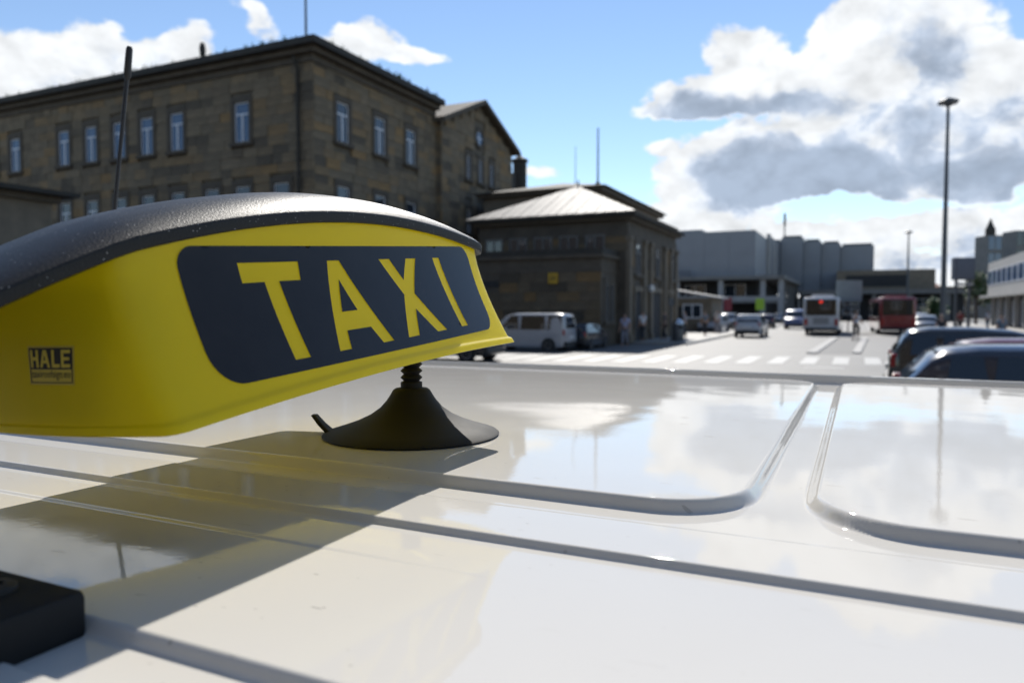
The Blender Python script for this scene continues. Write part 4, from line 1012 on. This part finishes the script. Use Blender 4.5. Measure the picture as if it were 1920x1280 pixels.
# --- an unseen building added behind the camera: it darkens shaded faces and reflections
hb_ = empty('unseen_shade_building', ab(-24, 50), RZ); tag(hb_, 'long brown stone building added unseen behind the camera to shade what faces it', 'building')
box('wall', M['stone_ashlar'], hb_, 0, 95, -14, 0, 0, 21)
box('cornice', M['stone_trim'], hb_, -0.4, 95.4, -14, 0.5, 21, 21.6)
back = lambda x, z: ((x, 0.0, z), R(180))
for k in range(18):
    for z0 in (2.0, 7.0, 12.0, 16.6): window(hb_, back, 3+k*5.2, z0, 1.5, 2.4, 'T', 'glass', depth=-0.01)

# ------------------------------------------------------------------ vehicles
def interp(pts, x):
    for (x0, z0), (x1, z1) in zip(pts, pts[1:]):
        if x0 <= x <= x1: return z0+(z1-z0)*(x-x0)/max(1e-6, x1-x0)
    return pts[0][1] if x < pts[0][0] else pts[-1][1]
SHAPES = {   # top outline from tail (x=0) to nose, belt height, roof half-width fraction, then window stations
    'suv': dict(L=4.45, W=1.84, H=1.62, top=[(0, 0.55), (0.03, 0.92), (0.10, 1.05), (0.28, 1.42), (0.42, 1.56), (0.8, 1.615), (1.6, 1.62), (2.3, 1.57), (2.6, 1.50), (3.25, 1.07), (3.9, 0.98), (4.3, 0.86), (4.42, 0.66), (4.45, 0.5)],
                belt=1.0, glass=[(0.42, 0.95), (1.0, 1.85), (1.92, 2.75)], ws=(2.62, 3.2), rw=(0.12, 0.36)),
    'hatch': dict(L=4.2, W=1.78, H=1.47, top=[(0, 0.5), (0.03, 0.86), (0.12, 0.95), (0.45, 1.32), (0.62, 1.41), (1.0, 1.46), (1.7, 1.47), (2.3, 1.41), (2.5, 1.35), (3.15, 0.97), (3.7, 0.90), (4.05, 0.78), (4.18, 0.6), (4.2, 0.45)],
                  belt=0.92, glass=[(0.62, 1.1), (1.14, 1.85), (1.9, 2.7)], ws=(2.52, 3.1), rw=(0.15, 0.55)),
    'van': dict(L=4.9, W=1.90, H=1.97, top=[(0, 0.5), (0.02, 1.0), (0.10, 1.80), (0.2, 1.93), (0.6, 1.97), (2.8, 1.96), (3.2, 1.88), (3.4, 1.80), (4.15, 1.15), (4.6, 1.02), (4.85, 0.8), (4.9, 0.5)],
                belt=1.08, glass=[(0.18, 1.0), (1.08, 2.5), (2.6, 3.7)], ws=(3.42, 4.1), rw=(0.04, 0.10)),
}
def car(kind, name, label, loc, heading, paintm, group=None, scale=1.0, cat='car', lights_on=False):
    S = SHAPES[kind]; o = empty(name, loc, heading); tag(o, label, cat, group); o.scale = (scale,)*3
    L, W, H, belt = S['L'], S['W'], S['H'], S['belt']; x_off = -L/2
    xs = sorted(set([p[0] for p in S['top']]+[L*i/22 for i in range(23)]))
    wr = W*0.40 if kind != 'van' else W*0.44
    def hw(z, x):
        w = W/2 if z <= belt else W/2-(W/2-wr)*((z-belt)/(H-belt))
        e = min(x, L-x); w -= 0.16*(1-sm(e, 0, 0.35))**2
        if z < 0.45: w -= 0.04
        return w
    vs = []; fs = []; rows = 9
    for x in xs:
        zt = interp(S['top'], x); zl = 0.24 if 0.15 < x < L-0.15 else 0.34
        lv = [zt, max(min(zt, zt-0.05), 0.3), min(zt-0.06, max(belt, zl+0.1)) if zt > belt+0.1 else zt*0.8+zl*0.2, 0.62*min(zt, belt)+0.02, zl]
        ring_ = [(x+x_off, -hw(lv[4], x), lv[4]), (x+x_off, -hw(lv[3], x), lv[3]), (x+x_off, -hw(lv[2], x), lv[2]), (x+x_off, -hw(lv[1], x), lv[1]), (x+x_off, -hw(zt, x)+0.07, zt)]
        ring_ += [(x+x_off, 0, zt+0.012)]
        ring_ += [(a, -b, c) for a, b, c in ring_[4::-1]]
        vs += ring_
    n = 11
    for i in range(len(xs)-1):
        for j in range(n-1): fs.append((i*n+j, i*n+j+1, (i+1)*n+j+1, (i+1)*n+j))
        fs.append((i*n+n-1, i*n, (i+1)*n, (i+1)*n+n-1))
    fs.append(tuple(range(n))); fs.append(tuple((len(xs)-1)*n+j for j in range(n))[::-1])
    MB().add(vs, fs).build('body', paintm, o, smooth=True, angle=35)
    for sg in (-1, 1):
        for (a, b) in S['glass']:
            z0 = belt+0.04; ta = min(interp(S['top'], a), interp(S['top'], b))-0.10
            zt = max(z0+0.15, min(H-0.13, max(interp(S['top'], a+0.12), interp(S['top'], (a+b)/2))-0.10))
            a2 = a+0.06
            while interp(S['top'], a2) < zt+0.06 and a2 < b-0.1: a2 += 0.03
            b2 = b-0.06
            while interp(S['top'], b2) < zt+0.06 and b2 > a2+0.06: b2 -= 0.03
            q = [(a, z0), (b, z0), (b2, zt), (a2, zt)]
            while interp(S['top'], q[0][0]) < z0+0.06: q[0] = (q[0][0]+0.03, z0)
            v = [(x+x_off, sg*(hw(z, x)+e), z) for e in (0.008, -0.03) for x, z in q]
            MB().add(v, [(0, 1, 2, 3), (7, 6, 5, 4), (0, 4, 5, 1), (1, 5, 6, 2), (2, 6, 7, 3), (3, 7, 4, 0)]).build('side_window', M['car_glass'], o)
        hx = L*0.17
        for wx in (L*0.185, L*0.80):
            MB().lathe([(0.02, 0), (0.385, 0), (0.385, 0.03), (0.02, 0.03)], 20, (wx+x_off, sg*(W/2-0.008)-0.015, 0.33), axis=1).build('wheel_arch', M['black_trim'], o)
            wheel(o, wx+x_off, sg*(W/2-0.075), 0.325, 0.21)
        z_l = belt-0.10
        MB().box(-0.02, 0.13, -0.10, 0.10, -0.13, 0.16).build('tail_light', M['tail_red'], o, bevel=0.02, loc=(x_off+0.07, sg*(W/2-0.17), z_l))
        MB().box(-0.22, 0.06, -0.14, 0.14, -0.07, 0.09).build('headlight', M['lamp_clear'], o, bevel=0.03, loc=(x_off+L-0.12, sg*(W/2-0.26), belt-0.28))
        MB().box(-0.06, 0.09, -0.05, 0.12, -0.07, 0.08).build('mirror', paintm, o, bevel=0.025, loc=(x_off+L*0.665, sg*(W/2+0.06), belt+0.08))
    def pane(x0, x1, inset, name):
        z0, z1 = interp(S['top'], x0), interp(S['top'], x1)
        d = Vector((x1-x0, z1-z0)).normalized(); nr = Vector((-d.y, d.x))
        if name == 'rear_window': nr = Vector((-d.y, d.x))
        v = []
        for e in (0.016, -0.02):
            for x, z, w in ((x0, z0, hw(min(z0, z1), x0)), (x1, z1, hw(max(z0, z1), x1))):
                for s_ in (-1, 1): v.append((x+nr.x*e+x_off, s_*(hw(z, x)-inset), z+nr.y*e))
        return MB().add(v, [(0, 1, 3, 2), (4, 6, 7, 5), (0, 4, 5, 1), (1, 5, 7, 3), (3, 7, 6, 2), (2, 6, 4, 0)]).build(name, M['car_glass'], o)
    pane(S['rw'][0], S['rw'][1], 0.12, 'rear_window'); pane(S['ws'][0]+0.06, S['ws'][1]-0.04, 0.12, 'windscreen')
    MB().box(x_off-0.045, x_off+0.10, -W/2+0.12, W/2-0.12, 0.32, 0.52).build('rear_bumper', M['black_trim'], o, bevel=0.04)
    MB().box(x_off+L-0.10, x_off+L+0.04, -W/2+0.14, W/2-0.14, 0.30, 0.48).build('front_bumper', M['black_trim'], o, bevel=0.04)
    MB().box(x_off-0.03, x_off+0.03, -0.26, 0.26, 0.68, 0.79).build('number_plate', M['plate'], o)
    return o
HD_U = math.atan2(U.y, U.x); HD_W = math.atan2(WV.y, WV.x); HD_V = HD_W+math.pi
P = {}
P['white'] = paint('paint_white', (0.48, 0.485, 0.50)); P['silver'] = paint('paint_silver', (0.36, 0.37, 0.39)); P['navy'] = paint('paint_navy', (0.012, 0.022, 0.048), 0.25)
P['black'] = paint('paint_black', (0.010, 0.011, 0.013), 0.25); P['red'] = paint('paint_red', (0.12, 0.010, 0.010)); P['grey'] = paint('paint_grey', (0.10, 0.105, 0.115)); P['plum'] = paint('paint_plum', (0.035, 0.015, 0.028)); P['blue'] = paint('paint_blue', (0.05, 0.06, 0.16))
def gp(px, Y): return Vector(((px-960)/F_PX*Y, Y, 0))
# three cars parked side by side at the right edge (tails towards the left)
def park(kind, name, label, px_tail, Y_tail, pm, scale=1.0, group=None):
    p = gp(px_tail, Y_tail); L = SHAPES[kind]['L']*scale
    return car(kind, name, label, p+WV*(L/2), HD_W, P[pm], group, scale)
park('hatch', 'parked_car', 'dark blue hatchback nearest the taxi at the right edge', 1672, 10.6, 'navy', 1.0)
park('hatch', 'parked_car', 'red car whose roof shows between the two dark parked cars', 1735, 13.6, 'red', 0.98)
park('suv', 'parked_car', 'black estate with red tail light behind the dark blue hatchback', 1664, 16.2, 'black', 0.97)
# traffic down the street
car('suv', 'white_suv', 'white car driving away in the middle of the street', gp(1402, 50.5)+U*2.0, HD_U, P['white'])
p = gp(1060, 37.0)
car('van', 'white_van', 'white van greyed to stand for shade, parked side-on right of the taxi sign', ab(32.2, 14.35), HD_V, P['silver'], cat='van', scale=0.90)  # white van: silver paint puts the shade on its side into the colour
car('suv', 'dark_suv', 'dark car parked behind the white van beside the pavilion', ab(34.9, 12.45), HD_U, P['black'], scale=0.80)
car('hatch', 'dark_car', 'black car half hidden under the tip of the taxi sign', gp(930, 27.5)-WV*2.1, HD_V, P['black'])
row = [(1292, 66, 'suv', 'black', 'black car at the left end of the row parked beyond the litter bin'), (1318, 72, 'hatch', 'grey', 'grey car second in the row parked beyond the litter bin'), (1338, 62, 'hatch', 'silver', 'silver car with sun glint parked left of the white car'),
       (1362, 69, 'suv', 'black', 'black car parked right behind the white driving car'), (1385, 80, 'hatch', 'blue', 'blue car showing above the white driving car'), (1436, 78, 'hatch', 'plum', 'dark plum car right of the white driving car'),
       (1308, 84, 'hatch', 'silver', 'pale car at the back of the row in front of the kiosk'), (1348, 92, 'suv', 'grey', 'grey car far behind the row below the red sign board'), (1455, 98, 'hatch', 'black', 'small black car far off under the colonnade')]
for px, Y, k, c, lab in row: car(k, 'street_car', lab, gp(px, Y), HD_U+R(random.choice((0, 180))+random.uniform(-6, 6)), P[c], 'cars parked along the far street')
car('van', 'oncoming_van', 'dark blue van facing the camera left of the grey bus', gp(1492, 74), HD_U+math.pi, P['blue'], cat='van')
car('hatch', 'street_car', 'dark car parked to the right of the red bus', gp(1735, 62), HD_U+math.pi, P['grey'], 'cars parked along the far street')
car('suv', 'street_car', 'silver car beneath the tall lamp mast', gp(1722, 78), HD_U+math.pi, P['silver'], 'cars parked along the far street')

def bus(name, label, tail, hd, main, side, display=True):
    o = empty(name, tail, hd); tag(o, label, 'bus')
    L, W, H = 11.8, 2.5, 2.86
    sh = MB().box(0, L, -W/2, W/2, 0.36, H).build('body', main, o, bevel=0.16, smooth=True, bseg=3)
    MB().box(0.35, L-0.35, -W/2-0.012, -W/2+0.05, 0.42, 1.25).box(0.35, L-0.35, W/2-0.05, W/2+0.012, 0.42, 1.25).build('side_skirt', side, o)
    for sg in (-1, 1):
        for k in range(7):
            x0 = 0.5+k*1.55
            MB().box(x0, x0+1.46, sg*W/2-0.03, sg*W/2+0.03, 1.35, 2.55).build('side_window', M['car_glass'], o, bevel=0.02)
        for x in (3.0, 8.9): wheel(o, x, sg*(W/2-0.13), 0.48, 0.28)
        MB().box(-0.03, 0.05, -0.11, 0.11, 0.75, 1.25).build('tail_light', M['tail_red'], o, bevel=0.02, loc=(0, sg*(W/2-0.2), 0))
        MB().box(L-0.05, L+0.03, -0.16, 0.16, 0.7, 0.95).build('headlight', M['lamp_clear'], o, bevel=0.02, loc=(0, sg*(W/2-0.3), 0))
    MB().box(-0.035, 0.04, -W/2+0.2, W/2-0.2, 1.50, 2.70).build('rear_window', M['car_glass'], o, bevel=0.04)
    MB().box(L-0.04, L+0.035, -W/2+0.15, W/2-0.15, 1.15, 2.7).build('windscreen', M['car_glass'], o, bevel=0.04)
    MB().box(-0.05, 0.02, -W/2+0.14, W/2-0.14, 0.34, 0.58).build('rear_bumper', M['black_trim'], o, bevel=0.03)
    MB().box(-0.03, 0.02, -0.55, 0.55, 0.85, 1.35).build('engine_grille', side, o, bevel=0.02)
    MB().box(2.0, 5.0, -0.8, 0.8, H, H+0.22).box(7, 9, -0.7, 0.7, H, H+0.18).build('roof_unit', main, o, bevel=0.06)
    if display:
        MB().box(-0.045, -0.034, -0.35, 0.30, 2.42, 2.64).build('route_display', M['black_trim'], o)
        m = bpy.data.materials.new('red_led'); m.use_nodes = True; b = m.node_tree.nodes['Principled BSDF']
        b.inputs['Base Color'].default_value = (0.5, 0.02, 0.01, 1); b.inputs['Emission Color'].default_value = (1, 0.05, 0.02, 1); b.inputs['Emission Strength'].default_value = 0.8
        MB().box(-0.055, -0.046, -0.10, 0.12, 2.44, 2.60).build('led_digits', m, o)
    return o
P['busgrey'] = paint('paint_bus_grey', (0.26, 0.265, 0.27)); P['buswhite'] = paint('paint_bus_white', (0.55, 0.55, 0.56)); P['busred'] = paint('paint_bus_red', (0.22, 0.010, 0.012)); P['busdark'] = paint('paint_bus_skirt', (0.13, 0.13, 0.135))
bus('city_bus', 'white-grey city bus seen from behind in the right lane', gp(1539, 55.0), HD_U, P['buswhite'], P['busgrey'])
bus('city_bus', 'red city bus seen from behind beside the tall lamp mast', gp(1683, 56.0), HD_U+R(3), P['busred'], P['busred'], False)

# ------------------------------------------------------------------ street furniture
def lamp_mast(px, y_top, Y, label, heads=4, r=0.17):
    t = at(px, y_top, Y); b = Vector((t.x, Y, 0)); h = t.z
    o = empty('lamp_mast', b); tag(o, label, 'lamp post', 'tall square lamp masts')
    MB().tube([(0, 0, 0), (0, 0, h*0.3), (0, 0, h*0.7), (0, 0, h)], [r*1.15, r, r*0.75, r*0.55], 14).build('pole', M['steel'], o, smooth=True)
    MB().lathe([(r*2.4, 0), (r*2.4, 0.06), (r*1.3, 0.1)], 16).build('base_plate', M['steel'], o)
    MB().lathe([(r*1.2, h-0.2), (r*1.7, h-0.1), (r*1.7, h+0.12), (r*0.7, h+0.3)], 12).build('crown', M['steel'], o, smooth=True)
    for k in range(heads):
        a = 2*math.pi*k/heads+0.4; c_, s_ = math.cos(a), math.sin(a)
        mb = MB().box(-0.17, 0.17, -0.22, 0.22, -0.09, 0.07)
        f = mb.build('floodlight', M['steel'], o, bevel=0.03, loc=(c_*0.44, s_*0.44, h+0.08), rz=a); f.rotation_euler = (0, R(28), a)
        MB().box(-0.14, 0.14, -0.18, 0.18, -0.105, -0.091).build('lens', M['lamp_clear'], f)
        MB().tube([(0, 0, 0), (-0.38, 0, -0.05)], 0.035, 6).build('arm', M['steel'], f)
lamp_mast(1778, 193, 47, 'tall dark lamp mast with floodlight cluster, nearer of the two', 4, 0.16)
lamp_mast(1704, 436, 120, 'far slim lamp mast beyond the red bus', 4, 0.19)
# litter bin with domed metal lid
lb = empty('litter_bin', gp(1271, 42.5)+Vector((0, 0, 0.12)), 0.3); tag(lb, 'grey litter bin with shiny domed lid on the pavement', 'litter bin')
M['chrome'] = mat('polished_steel', (0.6, 0.6, 0.6), 0.12, metal=1.0)
MB().lathe([(0.30, 0), (0.33, 0.05), (0.34, 0.95), (0.31, 1.0)], 20).build('bin_body', M['steel'], lb, smooth=True)
MB().lathe([(0.34, 1.0), (0.33, 1.1), (0.22, 1.22), (0.05, 1.28)], 20).build('lid', M['chrome'], lb, smooth=True)
MB().box(-0.14, 0.14, -0.36, -0.31, 0.72, 0.90).build('slot', M['dark_void'], lb)
def sign_post(px, Y, h, board, bm_, label, cat='sign', name='street_sign', zb=None):
    o = empty(name, gp(px, Y), 0); tag(o, label, cat)
    MB().tube([(0, 0, 0), (0, 0, h)], 0.045, 8).build('post', M['steel'], o)
    w, bh = board
    MB().box(-w/2, w/2, -0.09, -0.05, h-bh, h).build('board', bm_, o, bevel=0.01)
    return o
M['lime'] = mat('lime_green', (0.30, 0.50, 0.03), 0.5); M['sign_red'] = mat('sign_red', (0.22, 0.03, 0.035), 0.5); M['board_grey'] = mat('board_grey', (0.14, 0.145, 0.16), 0.5, var=0.08, scale=2)
sign_post(1424, 84, 3.2, (1.0, 1.3), M['lime'], 'bright lime green sign above the cars by the colonnade')
sign_post(1364, 84, 3.3, (0.9, 1.5), M['sign_red'], 'dull red sign board above the cars by the colonnade')
sign_post(1258, 42.0, 2.6, (0.3, 0.45), M['steel'], 'thin grey post with small plate beside the litter bin')
sign_post(1590, 62, 4.4, (2.2, 1.8), mat('board_pale', (0.22, 0.25, 0.25), 0.5, var=0.1, scale=1), 'pale grey board on a post between the two buses', 'sign')
bb = empty('display_pylon', gp(1803, 66), 0); tag(bb, 'grey box-shaped display pylon right of the tall lamp mast', 'pylon')
t = at(1803, 483, 66); 
MB().box(-0.9, 0.9, -0.3, 0.3, t.z-2.0, t.z).build('sign_box', M['board_grey'], bb, bevel=0.03)
MB().box(-0.75, 0.75, -0.34, -0.3, t.z-1.85, t.z-0.15).build('face', M['panel_grey_dark'], bb)
for x in (-0.6, 0.6): MB().box(x-0.1, x+0.1, -0.1, 0.1, 0, t.z-2.0).build('leg', M['steel'], bb)
for k in (-0.45, 0.45): MB().box(k-0.32, k+0.32, -0.35, -0.2, t.z-2.5, t.z-2.25).build('strip', M['concrete_light'], bb)

# ------------------------------------------------------------------ trees
def tree(name, label, loc, h, rad, seed, n=1500, group=None, m='leaf', leaf=0.28):
    rnd = random.Random(seed); o = empty(name, loc); tag(o, label, 'tree', group)
    th_ = h*0.45; tr = MB().tube([(0, 0, 0), (0.05, 0, th_*0.5), (0.0, 0.08, th_), (0.1, 0, h*0.8)], [0.2, 0.15, 0.12, 0.04], 8)
    cl = []
    for k in range(16):
        a = rnd.random()*6.28; rr = rad*rnd.uniform(0.25, 0.85); z = h*rnd.uniform(0.42, 0.92)
        rr *= 1.0 if z < h*0.75 else 0.6
        c_ = Vector((math.cos(a)*rr, math.sin(a)*rr, z)); cl.append((c_, rad*rnd.uniform(0.25, 0.45)))
        tr.tube([(0, 0, th_*rnd.uniform(0.7, 1.1)), tuple(c_*0.6+Vector((0, 0, z*0.35))), tuple(c_)], [0.06, 0.04, 0.015], 5)
    tr.build('trunk', M['bark'], o, smooth=True)
    cr = MB()
    for k in range(n):
        c_, r_ = rnd.choice(cl); d = Vector((rnd.gauss(0, 1), rnd.gauss(0, 1), rnd.gauss(0, 1))).normalized()*r_*rnd.random()**0.4
        p_ = c_+d; x = Vector((rnd.gauss(0, 1), rnd.gauss(0, 1), rnd.gauss(0, 1))).normalized(); y = x.orthogonal().normalized()
        s_ = leaf*rnd.uniform(0.5, 1.1)
        cr.add([p_-x*s_, p_-y*s_*0.5, p_+x*s_, p_+y*s_*0.5], [(0, 1, 2, 3)])
    cr.build('crown', M[m], o)
def tree_px(px, ytop, Y, rad, seed, label, n=1300, leaf=0.3):
    t = at(px, ytop, Y); tree('street_tree', label, (t.x, Y, 0), t.z, rad, seed, n, 'trees along the right side', leaf=leaf)
tree_px(1832, 508, 92, 1.9, 3, 'green street tree left of the pale office')
tree_px(1908, 476, 100, 2.6, 8, 'bushy tree behind the pale office at the right edge')
tree_px(1752, 560, 110, 1.9, 5, 'small dark tree behind the tall lamp mast')

# ------------------------------------------------------------------ people
SK = mat('skin', (0.42, 0.26, 0.19), 0.55); HAIR = mat('hair_dark', (0.03, 0.02, 0.015), 0.6)
def skin_mesh(name, joints, edges, m, parent, sub=1):
    me = bpy.data.meshes.new(name); me.from_pydata([j[:3] for j in joints], edges, [])
    o = bpy.data.objects.new(name, me); col.objects.link(o)
    md = o.modifiers.new('skin', 'SKIN'); md.use_smooth_shade = True
    for i, j in enumerate(joints):
        sv = me.skin_vertices[0].data[i]; sv.radius = (j[3], j[4] if len(j) > 4 else j[3]); sv.use_root = (i == 0)
    s2 = o.modifiers.new('sub', 'SUBSURF'); s2.levels = sub; s2.render_levels = sub
    bpy.context.view_layer.update()
    nm = bpy.data.meshes.new_from_object(o.evaluated_get(bpy.context.evaluated_depsgraph_get()))
    bpy.data.objects.remove(o); nm.materials.clear(); nm.materials.append(m)
    for p_ in nm.polygons: p_.use_smooth = True
    return inst(name, nm, parent)
def person(label, loc, rz, shirt, trousers, step=0.12, arms=(0.05, -0.05), ride=False, h=1.74):
    o = empty('person', loc, rz); tag(o, label, 'person'); k = h/1.74; o.scale = (k, k, k)
    lean = 0.18 if ride else 0.0
    hip = (0, 0, 0.95 if not ride else 1.0)
    kneeL, ankL, toeL = (0.09, step*0.8, 0.5), (0.10, -step*0.1+step, 0.08), (0.11, step+0.16, 0.04)
    kneeR, ankR, toeR = (-0.09, step*0.2, 0.5), (-0.10, -step*1.3, 0.10), (-0.11, -step*1.3+0.15, 0.04)
    if ride:
        kneeL, ankL, toeL = (0.11, 0.36, 0.72), (0.11, 0.22, 0.32), (0.12, 0.38, 0.27); kneeR, ankR, toeR = (-0.11, 0.24, 0.58), (-0.11, 0.02, 0.20), (-0.12, 0.16, 0.14)
    ch = (0, lean*0.8, 1.32+(0.03 if ride else 0)); nk = (0, lean*1.2, 1.50); hd = (0, lean*1.3+0.02, 1.62)
    hands = [(0.27, arms[0]+0.1, 0.80), (-0.27, arms[1]+0.1, 0.80)] if not ride else [(0.24, 0.55, 1.05), (-0.24, 0.55, 1.05)]
    elb = [(0.26, arms[0], 1.08), (-0.26, arms[1], 1.08)] if not ride else [(0.25, 0.35, 1.12), (-0.25, 0.35, 1.12)]
    sh = [(0.19, lean, 1.42), (-0.19, lean, 1.42)]
    J = [(*hip, 0.15, 0.11), (0, lean*0.4, 1.12, 0.135, 0.10), (*ch, 0.16, 0.11), (*nk, 0.055), (0, hd[1], 1.565, 0.065), (*hd, 0.082, 0.095), (0, hd[1], 1.70, 0.055),
         (*sh[0], 0.065), (*elb[0], 0.044), (*hands[0], 0.03), (hands[0][0], hands[0][1]+0.04, hands[0][2]-0.09, 0.028), (*sh[1], 0.065), (*elb[1], 0.044), (*hands[1], 0.03), (hands[1][0], hands[1][1]+0.04, hands[1][2]-0.09, 0.028),
         (0.09, 0, 0.9, 0.095), (*kneeL, 0.062), (*ankL, 0.042), (*toeL, 0.036), (-0.09, 0, 0.9, 0.095), (*kneeR, 0.062), (*ankR, 0.042), (*toeR, 0.036)]
    E_ = [(0, 1), (1, 2), (2, 3), (3, 4), (4, 5), (5, 6), (2, 7), (7, 8), (8, 9), (9, 10), (2, 11), (11, 12), (12, 13), (13, 14), (0, 15), (15, 16), (16, 17), (17, 18), (0, 19), (19, 20), (20, 21), (21, 22)]
    body = skin_mesh('body', J, E_, SK, o)
    g = 0.014
    SJ = [(0, 0, hip[2]+0.0, 0.165, 0.125), (0, lean*0.4, 1.12, 0.15, 0.115), (ch[0], ch[1], ch[2], 0.175, 0.125), (0, lean*1.1, 1.45, 0.085), (sh[0][0], sh[0][1], sh[0][2], 0.08), ((sh[0][0]+elb[0][0])/2+0.01, (sh[0][1]+elb[0][1])/2, (sh[0][2]+elb[0][2])/2, 0.068),
          (sh[1][0], sh[1][1], sh[1][2], 0.08), ((sh[1][0]+elb[1][0])/2-0.01, (sh[1][1]+elb[1][1])/2, (sh[1][2]+elb[1][2])/2, 0.068)]
    skin_mesh('shirt', SJ, [(0, 1), (1, 2), (2, 3), (2, 4), (4, 5), (2, 6), (6, 7)], shirt, o)
    TJ = [(hip[0], hip[1], hip[2]+0.03, 0.16, 0.125), (0.09, 0, 0.88, 0.112), (*kneeL[:2], kneeL[2], 0.082), (ankL[0], ankL[1], ankL[2]+0.04, 0.066), (-0.09, 0, 0.88, 0.112), (*kneeR[:2], kneeR[2], 0.082), (ankR[0], ankR[1], ankR[2]+0.04, 0.066)]
    skin_mesh('trousers', TJ, [(0, 1), (1, 2), (2, 3), (0, 4), (4, 5), (5, 6)], trousers, o)
    skin_mesh('hair', [(0, hd[1]-0.035, 1.66, 0.085, 0.088), (0, hd[1]-0.02, 1.715, 0.062, 0.07)], [(0, 1)], HAIR, o)
    return o
cw_ = mat('cloth_white', (0.62, 0.63, 0.66), 0.8); cg = mat('cloth_grey', (0.26, 0.26, 0.30), 0.8); cd = mat('cloth_dark', (0.03, 0.032, 0.04), 0.8); cb = mat('cloth_blue', (0.12, 0.17, 0.22), 0.8); cl_ = mat('cloth_lilac', (0.42, 0.42, 0.55), 0.8)
person('person in white shirt and grey trousers walking before the pavilion', gp(1172, 39.0), 2.6, cl_, cg)
person('person in white shirt and dark trousers near the pavilion door', gp(1205, 42.0)+Vector((0, 0, 0.12)), 0.5, cw_, cd)
person('person in dark clothes beside the pavilion doorway', gp(1246, 44.0)+Vector((0, 0, 0.12)), 1.2, cd, cd)
person('person in dark clothes standing near the parked cars by the bin', gp(1322, 52.0)+Vector((0, 0, 0.12)), 0.2, cb, cd)
person('person in blue-grey top behind the parked cars at far right', gp(1878, 34)+Vector((0, 0, 0)), 0.1, cb, cd)
person('person in black seen below the tall lamp mast', gp(1765, 38)+Vector((0, 0, 0)), 2.9, cd, cd)
bk = gp(1604, 46)
person('person in grey coat and dark trousers behind the litter bin', gp(1284, 47)+Vector((0, 0, 0.12)), 1.0, cg, cd)
person('person in white top on the pavement left of the white driving car', gp(1345, 56)+Vector((0, 0, 0.12)), 2.0, cw_, cg)
person('person in red jacket on the right pavement below the display pylon', gp(1800, 60)+Vector((0, 0, 0.12)), 2.0, mat('cloth_red', (0.25, 0.03, 0.03), 0.8), cd)
person('person in pale shirt under the canopy of the pale office', gp(1852, 62)+Vector((0, 0, 0.12)), 0.4, cw_, cb)
rider = person('cyclist in white shirt riding towards the buses', bk+Vector((0, 0, 0.06)), RZ-0.25, cw_, cd, ride=True)
bc = empty('bicycle', bk+Vector((0, 0, 0.008)), RZ-0.25); tag(bc, 'dark bicycle ridden by the cyclist in the white shirt', 'bicycle')
for y in (-0.48, 0.58):
    w_ = MB().lathe([(0.30, -0.015), (0.335, -0.018), (0.345, 0), (0.335, 0.018), (0.30, 0.015), (0.30, -0.015)], 28, (0, y, 0.345), axis=0, caps=False).build('wheel', M['tyre'], bc, smooth=True)
    sp = MB()
    for k in range(10): a = math.pi*2*k/10; sp.tube([(0, y, 0.345), (0, y+0.30*math.cos(a), 0.345+0.30*math.sin(a))], 0.003, 4)
    sp.build('spokes', M['rim'], w_)
MB().tube([(0, -0.48, 0.345), (0, -0.12, 0.34), (0, -0.22, 0.93)], 0.02, 6).tube([(0, -0.12, 0.34), (0, 0.42, 0.86), (0, -0.19, 0.80)], 0.02, 6).tube([(0, 0.58, 0.345), (0, 0.42, 0.9), (0, 0.40, 1.02)], 0.02, 6).build('frame', M['black_trim'], bc)
MB().tube([(-0.28, 0.42, 1.06), (0, 0.42, 1.02), (0.28, 0.42, 1.06)], 0.015, 6).build('handlebar', M['steel'], bc)
MB().box(-0.07, 0.07, -0.34, -0.10, 0.92, 0.98).build('saddle', M['black_trim'], bc, bevel=0.02)
